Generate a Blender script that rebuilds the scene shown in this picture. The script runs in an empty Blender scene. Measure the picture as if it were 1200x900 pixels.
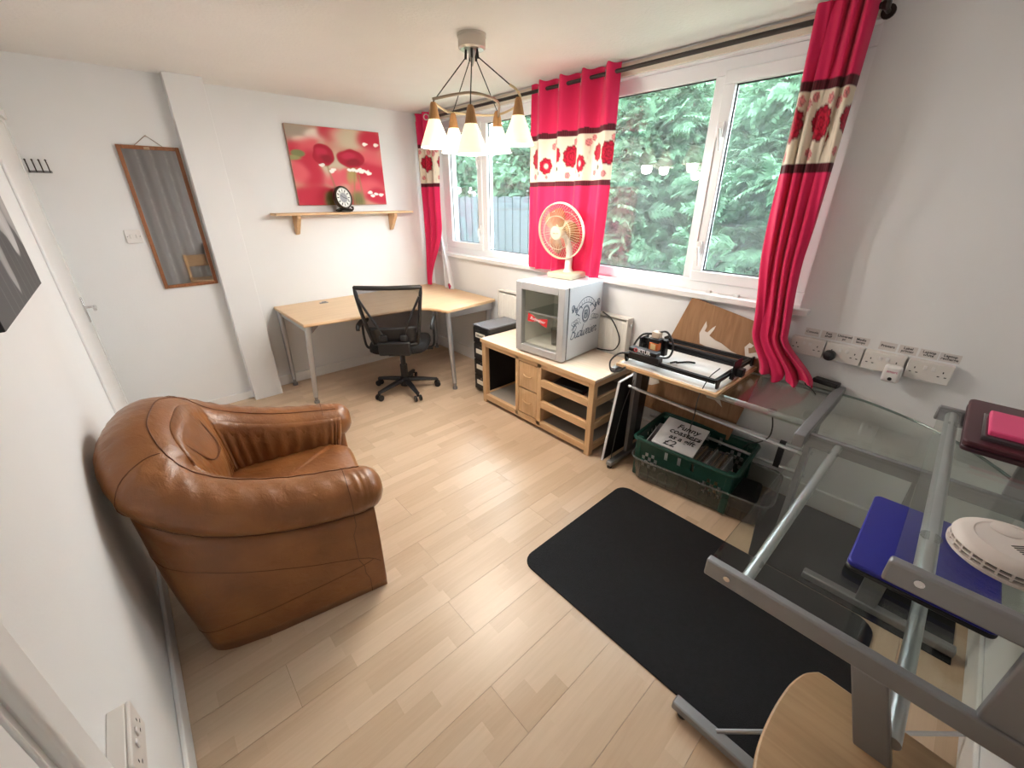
import bpy, math, random
import numpy as np
from mathutils import Vector, Matrix
random.seed(7); rng = np.random.default_rng(7)
S = bpy.context.scene
COL = S.collection
PI = math.pi
# ------------------------------------------------------------------ camera
CAMZ = 1.6
YAW, PITCH = math.radians(42.296), math.radians(24.51)
fw = Vector((math.sin(YAW)*math.cos(PITCH), math.cos(YAW)*math.cos(PITCH), -math.sin(PITCH)))
rt = Vector((math.cos(YAW), -math.sin(YAW), 0)); up = rt.cross(fw)
cd = bpy.data.cameras.new('camera'); cam = bpy.data.objects.new('camera', cd); COL.objects.link(cam)
cd.sensor_fit = 'HORIZONTAL'; cd.sensor_width = 36; cd.lens = 478.67/1200*36; cd.clip_start = 0.02
M = Matrix((rt, up, -fw)).transposed().to_4x4(); M.translation = (0, 0, CAMZ); cam.matrix_world = M
S.camera = cam
# ------------------------------------------------------------------ sky, exposure
W = bpy.data.worlds.new('overcast_sky'); S.world = W; W.use_nodes = True
W.node_tree.nodes['Background'].inputs[0].default_value = (0.86, 0.93, 1.0, 1)
W.node_tree.nodes['Background'].inputs[1].default_value = 14.0
S.view_settings.view_transform = 'Standard'; S.view_settings.look = 'None'
S.view_settings.gamma = 1; S.view_settings.use_curve_mapping = False
S.view_settings.exposure = 0.5
LAMP_W = 9.0          # watts per pendant bulb

# ------------------------------------------------------------------ helpers
def prop(o, label=None, cat=None, group=None, kind=None):
    if label: o['label'] = label
    if cat: o['category'] = cat
    if group: o['group'] = group
    if kind: o['kind'] = kind
    return o
def thing(name, label, cat, loc=(0, 0, 0), rz=0, group=None, kind=None):
    o = bpy.data.objects.new(name, None); COL.objects.link(o); o.empty_display_size = .05
    o.location = loc; o.rotation_euler = (0, 0, rz)
    return prop(o, label, cat, group, kind)
def link(name, me, mat, parent=None):
    o = bpy.data.objects.new(name, me); COL.objects.link(o)
    if mat is not None and not me.materials: me.materials.append(mat)
    if parent: o.parent = parent
    return o
def cat_rom(P, n):
    P = [Vector(p) for p in P]; Q = [P[0]*2-P[1]]+P+[P[-1]*2-P[-2]]; out = []
    for i in range(1, len(Q)-2):
        a, b, c, d = Q[i-1:i+3]
        for k in range(n):
            t = k/n
            out.append(.5*((2*b)+(c-a)*t+(2*a-5*b+4*c-d)*t*t+(3*b-a-3*c+d)*t**3))
    out.append(P[-1]); return out
class MB:
    def __init__(s, o=(0, 0, 0)): s.v = []; s.f = []; s.o = Vector(o)
    def add(s, vs, fs, Mx=None):
        n = len(s.v)
        for p in vs:
            p = Vector(p)
            if Mx is not None: p = Mx @ p
            s.v.append(p-s.o)
        s.f += [tuple(i+n for i in f) for f in fs]; return s
    def box(s, x0, x1, y0, y1, z0, z1, Mx=None):
        x0, x1 = sorted((x0, x1)); y0, y1 = sorted((y0, y1)); z0, z1 = sorted((z0, z1))
        vs = [(x, y, z) for x in (x0, x1) for y in (y0, y1) for z in (z0, z1)]
        return s.add(vs, [(0, 1, 3, 2), (4, 6, 7, 5), (0, 4, 5, 1), (2, 3, 7, 6), (0, 2, 6, 4), (1, 5, 7, 3)], Mx)
    def tube(s, P, r, n=8, closed=False, cap=True, flat=1.0):
        P = [Vector(p) for p in P]; m = len(P); R = r if isinstance(r, (list, tuple)) else [r]*m
        T = []
        for i in range(m):
            a = P[(i-1) % m] if (closed or i > 0) else P[0]; b = P[(i+1) % m] if (closed or i < m-1) else P[-1]
            d = b-a; T.append(d.normalized() if d.length > 1e-9 else Vector((0, 0, 1)))
        u = Vector((0, 0, 1)) if abs(T[0].z) < .9 else Vector((1, 0, 0))
        vs = []
        for i in range(m):
            u = u-T[i]*u.dot(T[i]); u.normalize(); w = T[i].cross(u)
            for k in range(n):
                a = 2*PI*k/n; vs.append(P[i]+(u*math.sin(a)*flat+w*math.cos(a))*R[i])
        fs = []
        for i in range(m if closed else m-1):
            j = (i+1) % m
            for k in range(n): fs.append((i*n+k, i*n+(k+1) % n, j*n+(k+1) % n, j*n+k))
        if cap and not closed: fs += [tuple(range(n))[::-1], tuple((m-1)*n+k for k in range(n))]
        return s.add(vs, fs)
    def cyl(s, a, b, r, r1=None, n=16): return s.tube([a, b], [r, r if r1 is None else r1], n)
    def lathe(s, prof, c=(0, 0, 0), n=24, Mx=None, closed=False):
        m = len(prof); vs = []
        for (r, z) in prof:
            for k in range(n):
                a = 2*PI*k/n; vs.append((c[0]+r*math.cos(a), c[1]+r*math.sin(a), c[2]+z))
        fs = [(i*n+k, i*n+(k+1) % n, (i+1)*n+(k+1) % n, (i+1)*n+k) for i in range(m-1) for k in range(n)]
        if closed: fs += [((m-1)*n+k, (m-1)*n+(k+1) % n, (k+1) % n, k) for k in range(n)]
        else:
            if prof[0][0] > 1e-6: fs.append(tuple(range(n))[::-1])
            if prof[-1][0] > 1e-6: fs.append(tuple((m-1)*n+k for k in range(n)))
        return s.add(vs, fs, Mx)
    def prism(s, poly, z0, z1, Mx=None):
        n = len(poly); vs = [(p[0], p[1], z0) for p in poly]+[(p[0], p[1], z1) for p in poly]
        fs = [tuple(range(n))[::-1], tuple(range(n, 2*n))]+[(i, (i+1) % n, n+(i+1) % n, n+i) for i in range(n)]
        return s.add(vs, fs, Mx)
    def grid(s, rows, cu=False, cv=False):
        m = len(rows); n = len(rows[0]); vs = [p for r in rows for p in r]
        fs = [(i*n+k, i*n+(k+1) % n, ((i+1) % m)*n+(k+1) % n, ((i+1) % m)*n+k)
              for i in range(m if cv else m-1) for k in range(n if cu else n-1)]
        return s.add(vs, fs)
    def mesh(s, name):
        me = bpy.data.meshes.new(name); me.from_pydata([tuple(p) for p in s.v], [], s.f); me.update(); return me
    def build(s, name, mat, parent=None, smooth=True, bev=0, seg=2, ang=35, solid=0, sub=0):
        me = s.mesh(name)
        import bmesh
        bm = bmesh.new(); bm.from_mesh(me); bmesh.ops.recalc_face_normals(bm, faces=bm.faces); bm.to_mesh(me); bm.free()
        if smooth:
            me.polygons.foreach_set('use_smooth', [True]*len(me.polygons))
            me.set_sharp_from_angle(angle=math.radians(ang))
        o = link(name, me, mat, parent)
        if parent is None: o.location = s.o
        if solid:
            q = o.modifiers.new('solid', 'SOLIDIFY'); q.thickness = solid; q.offset = 0
        if bev:
            q = o.modifiers.new('bevel', 'BEVEL'); q.width = bev; q.segments = seg; q.limit_method = 'ANGLE'; q.angle_limit = math.radians(40)
        if sub:
            q = o.modifiers.new('sub', 'SUBSURF'); q.levels = sub; q.render_levels = sub
        return o
def rbox(x0, x1, y0, y1, z0, z1, name, mat, parent, bev=.004, seg=2, o=(0, 0, 0)):
    return MB(o).box(x0, x1, y0, y1, z0, z1).build(name, mat, parent, bev=bev, seg=seg)
def copy_tree(o, parent=None):
    c = o.copy(); COL.objects.link(c); c.parent = parent
    for ch in o.children: copy_tree(ch, c)
    return c
def col_grid(name, mat, parent, nx, ny, P, colf, solid=0):
    """print on a fine grid: P(u,v)->xyz arrays, colf(u,v)->rgb"""
    u, v = np.meshgrid(np.linspace(0, 1, nx), np.linspace(0, 1, ny))
    xyz = np.stack(P(u, v), -1).reshape(-1, 3); c = colf(u, v).reshape(-1, 3)
    i = np.arange(nx*ny).reshape(ny, nx)
    f = np.stack([i[:-1, :-1], i[:-1, 1:], i[1:, 1:], i[1:, :-1]], -1).reshape(-1, 4)
    me = bpy.data.meshes.new(name); me.from_pydata(xyz.tolist(), [], f.tolist()); me.update()
    a = me.color_attributes.new('Col', 'FLOAT_COLOR', 'POINT')
    a.data.foreach_set('color', np.concatenate([np.clip(c, 0, 1), np.ones((len(c), 1))], 1).astype(np.float32).ravel())
    me.polygons.foreach_set('use_smooth', [True]*len(me.polygons))
    o = link(name, me, mat, parent)
    if solid:
        q = o.modifiers.new('solid', 'SOLIDIFY'); q.thickness = solid; q.offset = 0
    return o
# ---- materials
def nodes(name):
    m = bpy.data.materials.new(name); m.use_nodes = True; nt = m.node_tree
    return m, nt, nt.nodes['Principled BSDF'], nt.nodes['Material Output']
def N(nt, t, **k):
    n = nt.nodes.new(t)
    for a, b in k.items(): setattr(n, a, b)
    return n
def sset(n, **k):
    for a, b in k.items():
        if a in n.inputs: n.inputs[a].default_value = b
def srgb(r, g, b):
    f = lambda c: (c/255/12.92 if c/255 <= .04045 else ((c/255+.055)/1.055)**2.4)
    return (f(r), f(g), f(b))
def mat(name, c, rough=.5, metal=0, noise=0, nscale=8, bump=0, bscale=200, coat=0, spec=.5, stretch=(1, 1, 1)):
    m, nt, b, out = nodes(name)
    b.inputs['Base Color'].default_value = (*c, 1); b.inputs['Roughness'].default_value = rough; b.inputs['Metallic'].default_value = metal
    b.inputs['Coat Weight'].default_value = coat; b.inputs['Specular IOR Level'].default_value = spec
    tc = N(nt, 'ShaderNodeTexCoord'); mp = N(nt, 'ShaderNodeMapping'); mp.inputs['Scale'].default_value = stretch
    nt.links.new(tc.outputs['Object'], mp.inputs[0])
    nz = N(nt, 'ShaderNodeTexNoise'); sset(nz, Scale=nscale, Detail=5.0); nt.links.new(mp.outputs[0], nz.inputs['Vector'])
    mx = N(nt, 'ShaderNodeMix', data_type='RGBA'); v = max(noise, .03)
    mx.inputs[6].default_value = (*[x*(1-v) for x in c], 1); mx.inputs[7].default_value = (*[min(1, x*(1+v)) for x in c], 1)
    nt.links.new(nz.outputs[0], mx.inputs[0]); nt.links.new(mx.outputs[2], b.inputs['Base Color'])
    if bump:
        n2 = N(nt, 'ShaderNodeTexNoise'); sset(n2, Scale=bscale, Detail=4.0); nt.links.new(mp.outputs[0], n2.inputs['Vector'])
        bp = N(nt, 'ShaderNodeBump'); sset(bp, Strength=bump, Distance=.01); nt.links.new(n2.outputs[0], bp.inputs['Height'])
        nt.links.new(bp.outputs[0], b.inputs['Normal'])
    return m
def wood(name, c1, c2, axis='X', scale=6, rough=.45, stretch=14):
    m, nt, b, out = nodes(name); b.inputs['Roughness'].default_value = rough
    tc = N(nt, 'ShaderNodeTexCoord'); mp = N(nt, 'ShaderNodeMapping')
    mp.inputs['Scale'].default_value = [1 if a == axis else stretch for a in 'XYZ']
    nt.links.new(tc.outputs['Object'], mp.inputs[0])
    nz = N(nt, 'ShaderNodeTexNoise'); sset(nz, Scale=scale, Detail=6.0, Distortion=.6); nt.links.new(mp.outputs[0], nz.inputs['Vector'])
    cr = N(nt, 'ShaderNodeValToRGB'); e = cr.color_ramp.elements; e[0].position = .3; e[1].position = .72
    e[0].color = (*c1, 1); e[1].color = (*c2, 1); nt.links.new(nz.outputs[0], cr.inputs[0]); nt.links.new(cr.outputs[0], b.inputs['Base Color'])
    return m
def attr_mat(name, rough=.7, sheen=0, trans=0, bump=0):
    m, nt, b, out = nodes(name); a = N(nt, 'ShaderNodeVertexColor', layer_name='Col')
    nt.links.new(a.outputs[0], b.inputs['Base Color']); b.inputs['Roughness'].default_value = rough
    b.inputs['Specular IOR Level'].default_value = .25; b.inputs['Sheen Weight'].default_value = sheen
    if trans:
        t = N(nt, 'ShaderNodeBsdfTranslucent'); mx = N(nt, 'ShaderNodeMixShader'); mx.inputs[0].default_value = trans
        nt.links.new(a.outputs[0], t.inputs[0]); nt.links.new(b.outputs[0], mx.inputs[1]); nt.links.new(t.outputs[0], mx.inputs[2])
        nt.links.new(mx.outputs[0], out.inputs[0])
    return m
def glass(name, tint=(.97, .99, .98), ior=1.5, gain=1.0, haze=0, hazec=(.8, .85, .9), rough=0.0):
    m, nt, b, out = nodes(name); nt.nodes.remove(b)
    t = N(nt, 'ShaderNodeBsdfTransparent'); t.inputs[0].default_value = (*tint, 1)
    g = N(nt, 'ShaderNodeBsdfGlossy'); g.inputs['Roughness'].default_value = rough
    # Schlick reflectance, the same on both faces of the sheet
    ge = N(nt, 'ShaderNodeNewGeometry'); dt = N(nt, 'ShaderNodeVectorMath', operation='DOT_PRODUCT')
    nt.links.new(ge.outputs['Normal'], dt.inputs[0]); nt.links.new(ge.outputs['Incoming'], dt.inputs[1])
    ab = N(nt, 'ShaderNodeMath', operation='ABSOLUTE'); nt.links.new(dt.outputs['Value'], ab.inputs[0])
    iv = N(nt, 'ShaderNodeMath', operation='SUBTRACT'); iv.inputs[0].default_value = 1; nt.links.new(ab.outputs[0], iv.inputs[1])
    pw_ = N(nt, 'ShaderNodeMath', operation='POWER'); pw_.inputs[1].default_value = 5; nt.links.new(iv.outputs[0], pw_.inputs[0])
    r0 = ((ior-1)/(ior+1))**2
    f = N(nt, 'ShaderNodeMath', operation='MULTIPLY_ADD'); f.inputs[1].default_value = 1-r0; f.inputs[2].default_value = r0; nt.links.new(pw_.outputs[0], f.inputs[0])
    k = N(nt, 'ShaderNodeMath', operation='MULTIPLY', use_clamp=True); k.inputs[1].default_value = gain
    nt.links.new(f.outputs[0], k.inputs[0])
    mx = N(nt, 'ShaderNodeMixShader'); nt.links.new(k.outputs[0], mx.inputs[0]); nt.links.new(t.outputs[0], mx.inputs[1]); nt.links.new(g.outputs[0], mx.inputs[2])
    last = mx
    if haze:
        d = N(nt, 'ShaderNodeBsdfTranslucent'); d.inputs[0].default_value = (*hazec, 1)
        d2 = N(nt, 'ShaderNodeBsdfDiffuse'); d2.inputs[0].default_value = (*hazec, 1)
        ad = N(nt, 'ShaderNodeMixShader'); ad.inputs[0].default_value = .5
        nt.links.new(d.outputs[0], ad.inputs[1]); nt.links.new(d2.outputs[0], ad.inputs[2])
        tc = N(nt, 'ShaderNodeTexCoord'); nz = N(nt, 'ShaderNodeTexNoise'); sset(nz, Scale=3.0, Detail=6.0); nt.links.new(tc.outputs['Object'], nz.inputs['Vector'])
        h = N(nt, 'ShaderNodeMath', operation='MULTIPLY'); h.inputs[1].default_value = haze*2; nt.links.new(nz.outputs[0], h.inputs[0])
        m2 = N(nt, 'ShaderNodeMixShader'); nt.links.new(h.outputs[0], m2.inputs[0]); nt.links.new(mx.outputs[0], m2.inputs[1]); nt.links.new(ad.outputs[0], m2.inputs[2]); last = m2
    nt.links.new(last.outputs[0], out.inputs[0]); return m
def glow(name, c, e, base=(.9, .85, .7)):
    m, nt, b, out = nodes(name); b.inputs['Base Color'].default_value = (*base, 1)
    b.inputs['Emission Color'].default_value = (*c, 1); b.inputs['Emission Strength'].default_value = e; return m
_txt = {}
def text(body, size, mt, parent, Mx, shear=0, name='lettering', bold=0, sx=1.0, align='CENTER', spacing=1.0):
    cu = bpy.data.curves.new('t', 'FONT'); cu.body = body; cu.size = size; cu.shear = shear; cu.align_x = align; cu.align_y = 'CENTER'
    cu.extrude = .0003; cu.offset = bold; cu.space_line = .85; cu.space_character = spacing; cu.resolution_u = 3
    ob = bpy.data.objects.new('t', cu); COL.objects.link(ob)
    bpy.context.view_layer.update(); me = bpy.data.meshes.new_from_object(ob.evaluated_get(bpy.context.evaluated_depsgraph_get()))
    bpy.data.objects.remove(ob); me.materials.clear()
    o = link(name, me, mt, parent); o.matrix_local = Mx @ Matrix.Diagonal((sx, 1, 1, 1)); return o
def frame(origin, ex, ey):
    ex = Vector(ex).normalized(); ey = Vector(ey); ey = (ey-ex*ey.dot(ex)).normalized(); ez = ex.cross(ey)
    m = Matrix((ex, ey, ez)).transposed().to_4x4(); m.translation = origin; return m

WALL = mat('white_wall_paint', (.81, .815, .82), .75, noise=.02, nscale=3, bump=.06, bscale=120)
CEIL = mat('textured_ceiling', (.85, .835, .815), .85, noise=.02, nscale=5, bump=.35, bscale=60)
GLOSSW = mat('white_gloss_paint', (.84, .83, .82), .35, noise=.02)
UPVC = mat('white_plastic_frame', (.86, .87, .88), .3, noise=.01)
GASKET = mat('dark_gasket', (.03, .035, .04), .6)
SILVER = mat('silver_metal', (.52, .53, .55), .35, .75, noise=.05, nscale=20)
GREYM = mat('grey_metal', (.27, .27, .28), .42, .6, noise=.06, nscale=15)
CHROME = mat('chrome', (.75, .75, .76), .15, 1)
BLACKP = mat('black_plastic', (.012, .012, .014), .42, noise=.2, nscale=30)
BLACKF = mat('black_fabric', (.012, .012, .013), .9, bump=.4, bscale=600)
WHITEP = mat('white_plastic', (.78, .76, .74), .4, noise=.02)
PAPER = mat('white_paper', (.80, .78, .80), .8, noise=.02)
INK = mat('black_ink', (.02, .02, .025), .6)
BEECH = wood('beech_wood', (.60, .37, .19), (.72, .48, .27), 'Y', 5)
BEECHX = wood('beech_wood_across', (.60, .37, .19), (.72, .48, .27), 'X', 5)
BEECHZ = wood('beech_wood_upright', (.58, .36, .18), (.70, .46, .26), 'Z', 5)
CABTOP = wood('bleached_beech_top', (.72, .56, .42), (.82, .68, .55), 'Y', 4, .4)
DESKTOP = wood('desk_beech_top', (.66, .44, .25), (.76, .54, .33), 'X', 3, .38)
DARKROD = mat('dark_brown_metal', (.035, .025, .022), .4, .4)

# ================================================================== THE SETTING
XL, XR, YF, YD, YB, ZC = -.29, 2.5, 4.03, 3.93, -.45, 2.33
# ---- floor of planks
def floor_mat():
    m, nt, b, out = nodes('beech_laminate'); b.inputs['Roughness'].default_value = .33
    tc = N(nt, 'ShaderNodeTexCoord'); oi = N(nt, 'ShaderNodeObjectInfo'); sp = N(nt, 'ShaderNodeSeparateXYZ'); nt.links.new(tc.outputs['Object'], sp.inputs[0])
    def mth(op, a, bb=None):
        n = N(nt, 'ShaderNodeMath', operation=op)
        for i, q in enumerate((a, bb)):
            if q is None: continue
            if isinstance(q, (int, float)): n.inputs[i].default_value = q
            else: nt.links.new(q, n.inputs[i])
        return n.outputs[0]
    row = mth('FLOOR', mth('DIVIDE', sp.outputs[1], .0643))
    rs = mth('FRACT', mth('MULTIPLY', mth('SINE', mth('ADD', mth('MULTIPLY', row, 37.7), mth('MULTIPLY', oi.outputs['Random'], 91.3))), 43.7))
    cell = mth('FLOOR', mth('ADD', mth('DIVIDE', sp.outputs[0], .42), mth('MULTIPLY', rs, 7)))
    cv = N(nt, 'ShaderNodeCombineXYZ'); nt.links.new(row, cv.inputs[0]); nt.links.new(cell, cv.inputs[1]); nt.links.new(oi.outputs['Random'], cv.inputs[2])
    wn = N(nt, 'ShaderNodeTexWhiteNoise', noise_dimensions='3D'); nt.links.new(cv.outputs[0], wn.inputs['Vector'])
    mp = N(nt, 'ShaderNodeMapping'); mp.inputs['Scale'].default_value = (2, 26, 1); nt.links.new(tc.outputs['Object'], mp.inputs[0])
    ofs = N(nt, 'ShaderNodeVectorMath', operation='ADD'); nt.links.new(mp.outputs[0], ofs.inputs[0])
    sc = N(nt, 'ShaderNodeVectorMath', operation='SCALE'); sc.inputs['Scale'].default_value = 9.0; nt.links.new(wn.outputs['Color'], sc.inputs[0]); nt.links.new(sc.outputs[0], ofs.inputs[1])
    nz = N(nt, 'ShaderNodeTexNoise'); sset(nz, Scale=3.0, Detail=6.0, Distortion=.5); nt.links.new(ofs.outputs[0], nz.inputs['Vector'])
    f = mth('ADD', mth('MULTIPLY', wn.outputs['Value'], .55), mth('MULTIPLY', nz.outputs[0], .5))
    cr = N(nt, 'ShaderNodeValToRGB'); e = cr.color_ramp.elements
    e[0].position = .1; e[0].color = (.52, .365, .24, 1); e[1].position = .95; e[1].color = (.69, .525, .38, 1)
    nt.links.new(f, cr.inputs[0]); nt.links.new(cr.outputs[0], b.inputs['Base Color'])
    r = mth('ADD', mth('MULTIPLY', nz.outputs[0], .14), .25); nt.links.new(r, b.inputs['Roughness'])
    return m
FLOORM = floor_mat()
fl = MB().box(XL-.05, XR+.05, YB-.05, YF+.05, -.06, -.009).build('floor', mat('floor_underlay', (.30, .19, .10), .8), smooth=False)
prop(fl, 'pale beech laminate floor of staggered boards', 'floor', kind='structure')
pw, pl, gap = .193, 1.28, .0010; cache = {}
row = 0; y = YB
while y < YF-.001:
    y1 = min(y+pw, YF); x = XL-((row*0.47) % 1)*pl
    while x < XR:
        a, c = max(x, XL), min(x+pl, XR)
        if c-a > .03:
            k = (round(c-a, 3), round(y1-y, 3))
            if k not in cache:
                cache[k] = MB().box(0, k[0]-gap, 0, k[1]-gap, -.0095, 0).mesh('plank'); cache[k].materials.append(FLOORM)
            o = bpy.data.objects.new('plank', cache[k]); COL.objects.link(o); o.parent = fl; o.location = (a, y, 0)
        x += pl
    y += pw; row += 1
# ---- ceiling and walls
prop(MB().box(XL-.2, XR+.3, YB-.2, YF+.2, ZC, ZC+.1).build('ceiling', CEIL, smooth=False), 'white textured ceiling', 'ceiling', kind='structure')
w = MB().box(.49, XR+.25, YF, YF+.15, 0, ZC).build('wall_far', WALL, smooth=False); prop(w, 'white wall behind the corner desk', 'wall', kind='structure')
w = MB().box(XL-.15, .55, YD, YF+.15, 0, ZC).build('wall_door_side', WALL, smooth=False); prop(w, 'white wall that carries the framed mirror', 'wall', kind='structure')
w = MB().box(.49, .705, 3.835, YF+.02, 0, ZC).build('wall_pier', WALL, bev=.003); prop(w, 'white boxed-in pier beside the desk wall', 'wall', kind='structure')
w = MB().box(XL-.15, XR+.25, YB-.12, YB, 0, ZC).build('wall_back', WALL, smooth=False); prop(w, 'white wall at the socket end of the room', 'wall', kind='structure')
WY0, WY1, WZ0, WZ1 = .54, 3.83, 1.08, 2.25
w = (MB().box(XR, XR+.22, YB-.1, YF+.1, 0, WZ0).box(XR, XR+.22, YB-.1, WY0, WZ0, ZC).box(XR, XR+.22, WY1, YF+.1, WZ0, ZC).box(XR, XR+.22, WY0, WY1, WZ1, ZC))
prop(w.build('wall_right', WALL, smooth=False), 'white wall with the long window and row of sockets', 'wall', kind='structure')
DY0, DY1, DZ = 3.03, 3.87, 2.0
w = (MB().box(XL-.12, XL, .76, DY0, 0, ZC).box(XL-.12, XL, DY1, YD+.1, 0, ZC).box(XL-.12, XL, DY0, DY1, DZ, ZC)
     .box(XL-.12, XL, YB-.1, .76, 2.02, ZC))
prop(w.build('wall_left', WALL, smooth=False), 'white wall behind the leather armchair', 'wall', kind='structure')
# skirting
def skirt(name, x0, x1, y0, y1, h, label):
    prop(MB().box(x0, x1, y0, y1, 0, h).build(name, GLOSSW, bev=.004), label, 'skirting', kind='structure')
skirt('baseboard_right', XR-.016, XR, YB, YF, .12, 'white skirting under the window wall')
skirt('baseboard_left', XL, XL+.014, .79, DY0-.06, .10, 'white skirting behind the armchair')
skirt('baseboard_far', .705, XR-.016, YF-.014, YF, .09, 'white skirting behind the corner desk')
skirt('baseboard_door_side', XL, .49, YD-.014, YD, .07, 'white skirting below the mirror wall')
skirt('baseboard_back', XL, XR-.016, YB, YB+.014, .12, 'white skirting behind the wooden chair')
# doors
def door(name, y0, y1, zt, x, label):
    d = thing(name, label, 'door', (x, (y0+y1)/2, 0), kind='structure'); o = (x, (y0+y1)/2, 0)
    MB(o).box(x-.035, x-.004, y0+.02, y1-.02, .006, zt-.02).build('leaf', GLOSSW, d, bev=.003)
    MB(o).box(x-.05, x, y0, y0+.018, 0, zt).box(x-.05, x, y1-.018, y1, 0, zt).box(x-.05, x, y0+.018, y1-.018, zt-.018, zt).build('jamb', GLOSSW, d, bev=.002)
    return d, o
d1, o1 = door('door_1', DY0, DY1, DZ, XL, 'plain white door with a small chrome lever handle')
MB(o1).box(XL-.004, XL+.006, 3.765, 3.80, .86, 1.02).build('handle_plate', CHROME, d1, bev=.003)
MB(o1).tube(cat_rom([(XL+.004, 3.782, .955), (XL+.045, 3.782, .955), (XL+.052, 3.77, .955), (XL+.052, 3.68, .952)], 5), .009, 10).build('door_handle', CHROME, d1)
MB(o1).box(XL, XL+.012, DY0-.055, DY0, 0, DZ+.05).box(XL, XL+.012, DY0, YD, DZ, DZ+.05).build('architrave', GLOSSW, d1, bev=.004)
d2, o2 = door('door_2', -.14, .70, 2.02, XL, 'white door close to the low double socket')
MB(o2).box(XL-.004, XL+.020, .695, .765, 0, 2.07).box(XL-.004, XL+.02, YB, -.14, 0, 2.07).build('architrave', GLOSSW, d2, bev=.008, seg=3)
# ---- window
win = thing('window_1', 'long white plastic window of four panes', 'window', (2.56, 2.18, WZ0), kind='structure'); wo = (2.56, 2.18, WZ0)
MB(wo).box(2.555, 2.625, WY0, WY1, WZ0, WZ0+.07).box(2.555, 2.625, WY0, WY1, WZ1-.075, WZ1).box(2.555, 2.625, WY0, WY0+.07, WZ0+.07, WZ1-.075).box(2.555, 2.625, WY1-.07, WY1, WZ0+.07, WZ1-.075).build('window_frame', UPVC, win, bev=.004)
for a, c in ((3.14, 3.21), (2.14, 2.24), (1.16, 1.215)):
    MB(wo).box(2.556, 2.624, a, c, WZ0+.07, WZ1-.075).build('mullion', UPVC, win, bev=.004)
WGLASS = glass('window_glass', (.93, .97, .96), 1.5, 1.6, haze=.03)
def pane(y0, y1, z0, z1, x):
    p = MB(wo).box(x, x+.006, y0, y1, z0, z1).build('glass_pane', WGLASS, win, smooth=False)
    g = .007; m = MB(wo)
    for q in ((y0-.002, y0+g, z0, z1), (y1-g, y1+.002, z0, z1), (y0, y1, z0-.002, z0+g), (y0, y1, z1-g, z1+.002)):
        m.box(x-.004, x-.0005, *q)
    m.build('gasket', GASKET, win, smooth=False)
pane(2.24, 3.14, 1.15, 2.175, 2.585); pane(1.215, 2.14, 1.15, 2.175, 2.585)
for y0, y1, hy in ((3.205, 3.765, 3.235), (.605, 1.165, 1.135)):
    sash = MB(wo)
    z0, z1, p = 1.135, 2.195, .062
    sash.box(2.545, 2.6, y0, y1, z0, z0+p).box(2.545, 2.6, y0, y1, z1-p, z1).box(2.545, 2.6, y0, y0+p, z0+p, z1-p).box(2.545, 2.6, y1-p, y1, z0+p, z1-p)
    so = sash.build('sash', UPVC, win, bev=.005)
    pane(y0+p, y1-p, z0+p, z1-p, 2.575)
    for zz in (1.33, 1.93):
        h = MB(wo); h.box(2.53, 2.546, hy-.014, hy+.014, zz-.035, zz+.035)
        h.tube([(2.535, hy, zz), (2.515, hy, zz), (2.510, hy-.012, zz-.05), (2.512, hy-.02, zz-.10)], [.008, .009, .008, .006], 8)
        h.build('window_handle', WHITEP, win, bev=.002)
    if hy < 2:
        MB(wo).tube([(2.542, hy+.02, 1.36), (2.542, hy+.02, 1.9)], .004, 6).build('security_bar', WHITEP, win)
MB(wo).box(2.458, 2.575, WY0-.05, WY1+.05, WZ0-.03, WZ0+.004).build('window_sill', GLOSSW, win, bev=.005)
st = MB(wo)
for yy in (1.02, .86):
    st.box(2.50, 2.53, yy-.012, yy+.012, WZ0, WZ0+.018); st.tube([(2.515, yy, WZ0+.012), (2.50, yy+.10, WZ0+.012)], .003, 6)
st.build('sill_catch', WHITEP, win)
# trim above the window
prop(MB().box(XR-.018, XR, WY0+.02, YF, 2.255, 2.318).build('trim_1', mat('cream_timber', (.72, .64, .54), .6), bev=.003), 'cream timber batten above the window', 'batten', kind='structure')
# ================================================================== OUTSIDE
gr = MB().box(2.73, 30, -20, 30, -.5, -.42).build('lawn', mat('grass_green', (.10, .17, .06), .9, noise=.3, nscale=3), smooth=False)
prop(gr, 'dull green lawn outside the window', 'lawn', kind='structure')
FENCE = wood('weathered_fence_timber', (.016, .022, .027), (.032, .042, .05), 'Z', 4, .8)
fx = 6.75
fence = thing('garden_fence', 'tall grey close-boarded garden fence under the conifers', 'fence', (fx, 4, -.42))
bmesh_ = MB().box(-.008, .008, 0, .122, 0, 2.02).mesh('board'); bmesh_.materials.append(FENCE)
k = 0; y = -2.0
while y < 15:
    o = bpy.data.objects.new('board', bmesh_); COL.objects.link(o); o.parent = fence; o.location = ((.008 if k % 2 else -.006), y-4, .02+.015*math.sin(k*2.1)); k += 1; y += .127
for zz in (.3, 1.0, 1.75): MB().box(.016, .06, -6, 11, zz, zz+.07).build('fence_rail', FENCE, fence, smooth=False)

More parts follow.
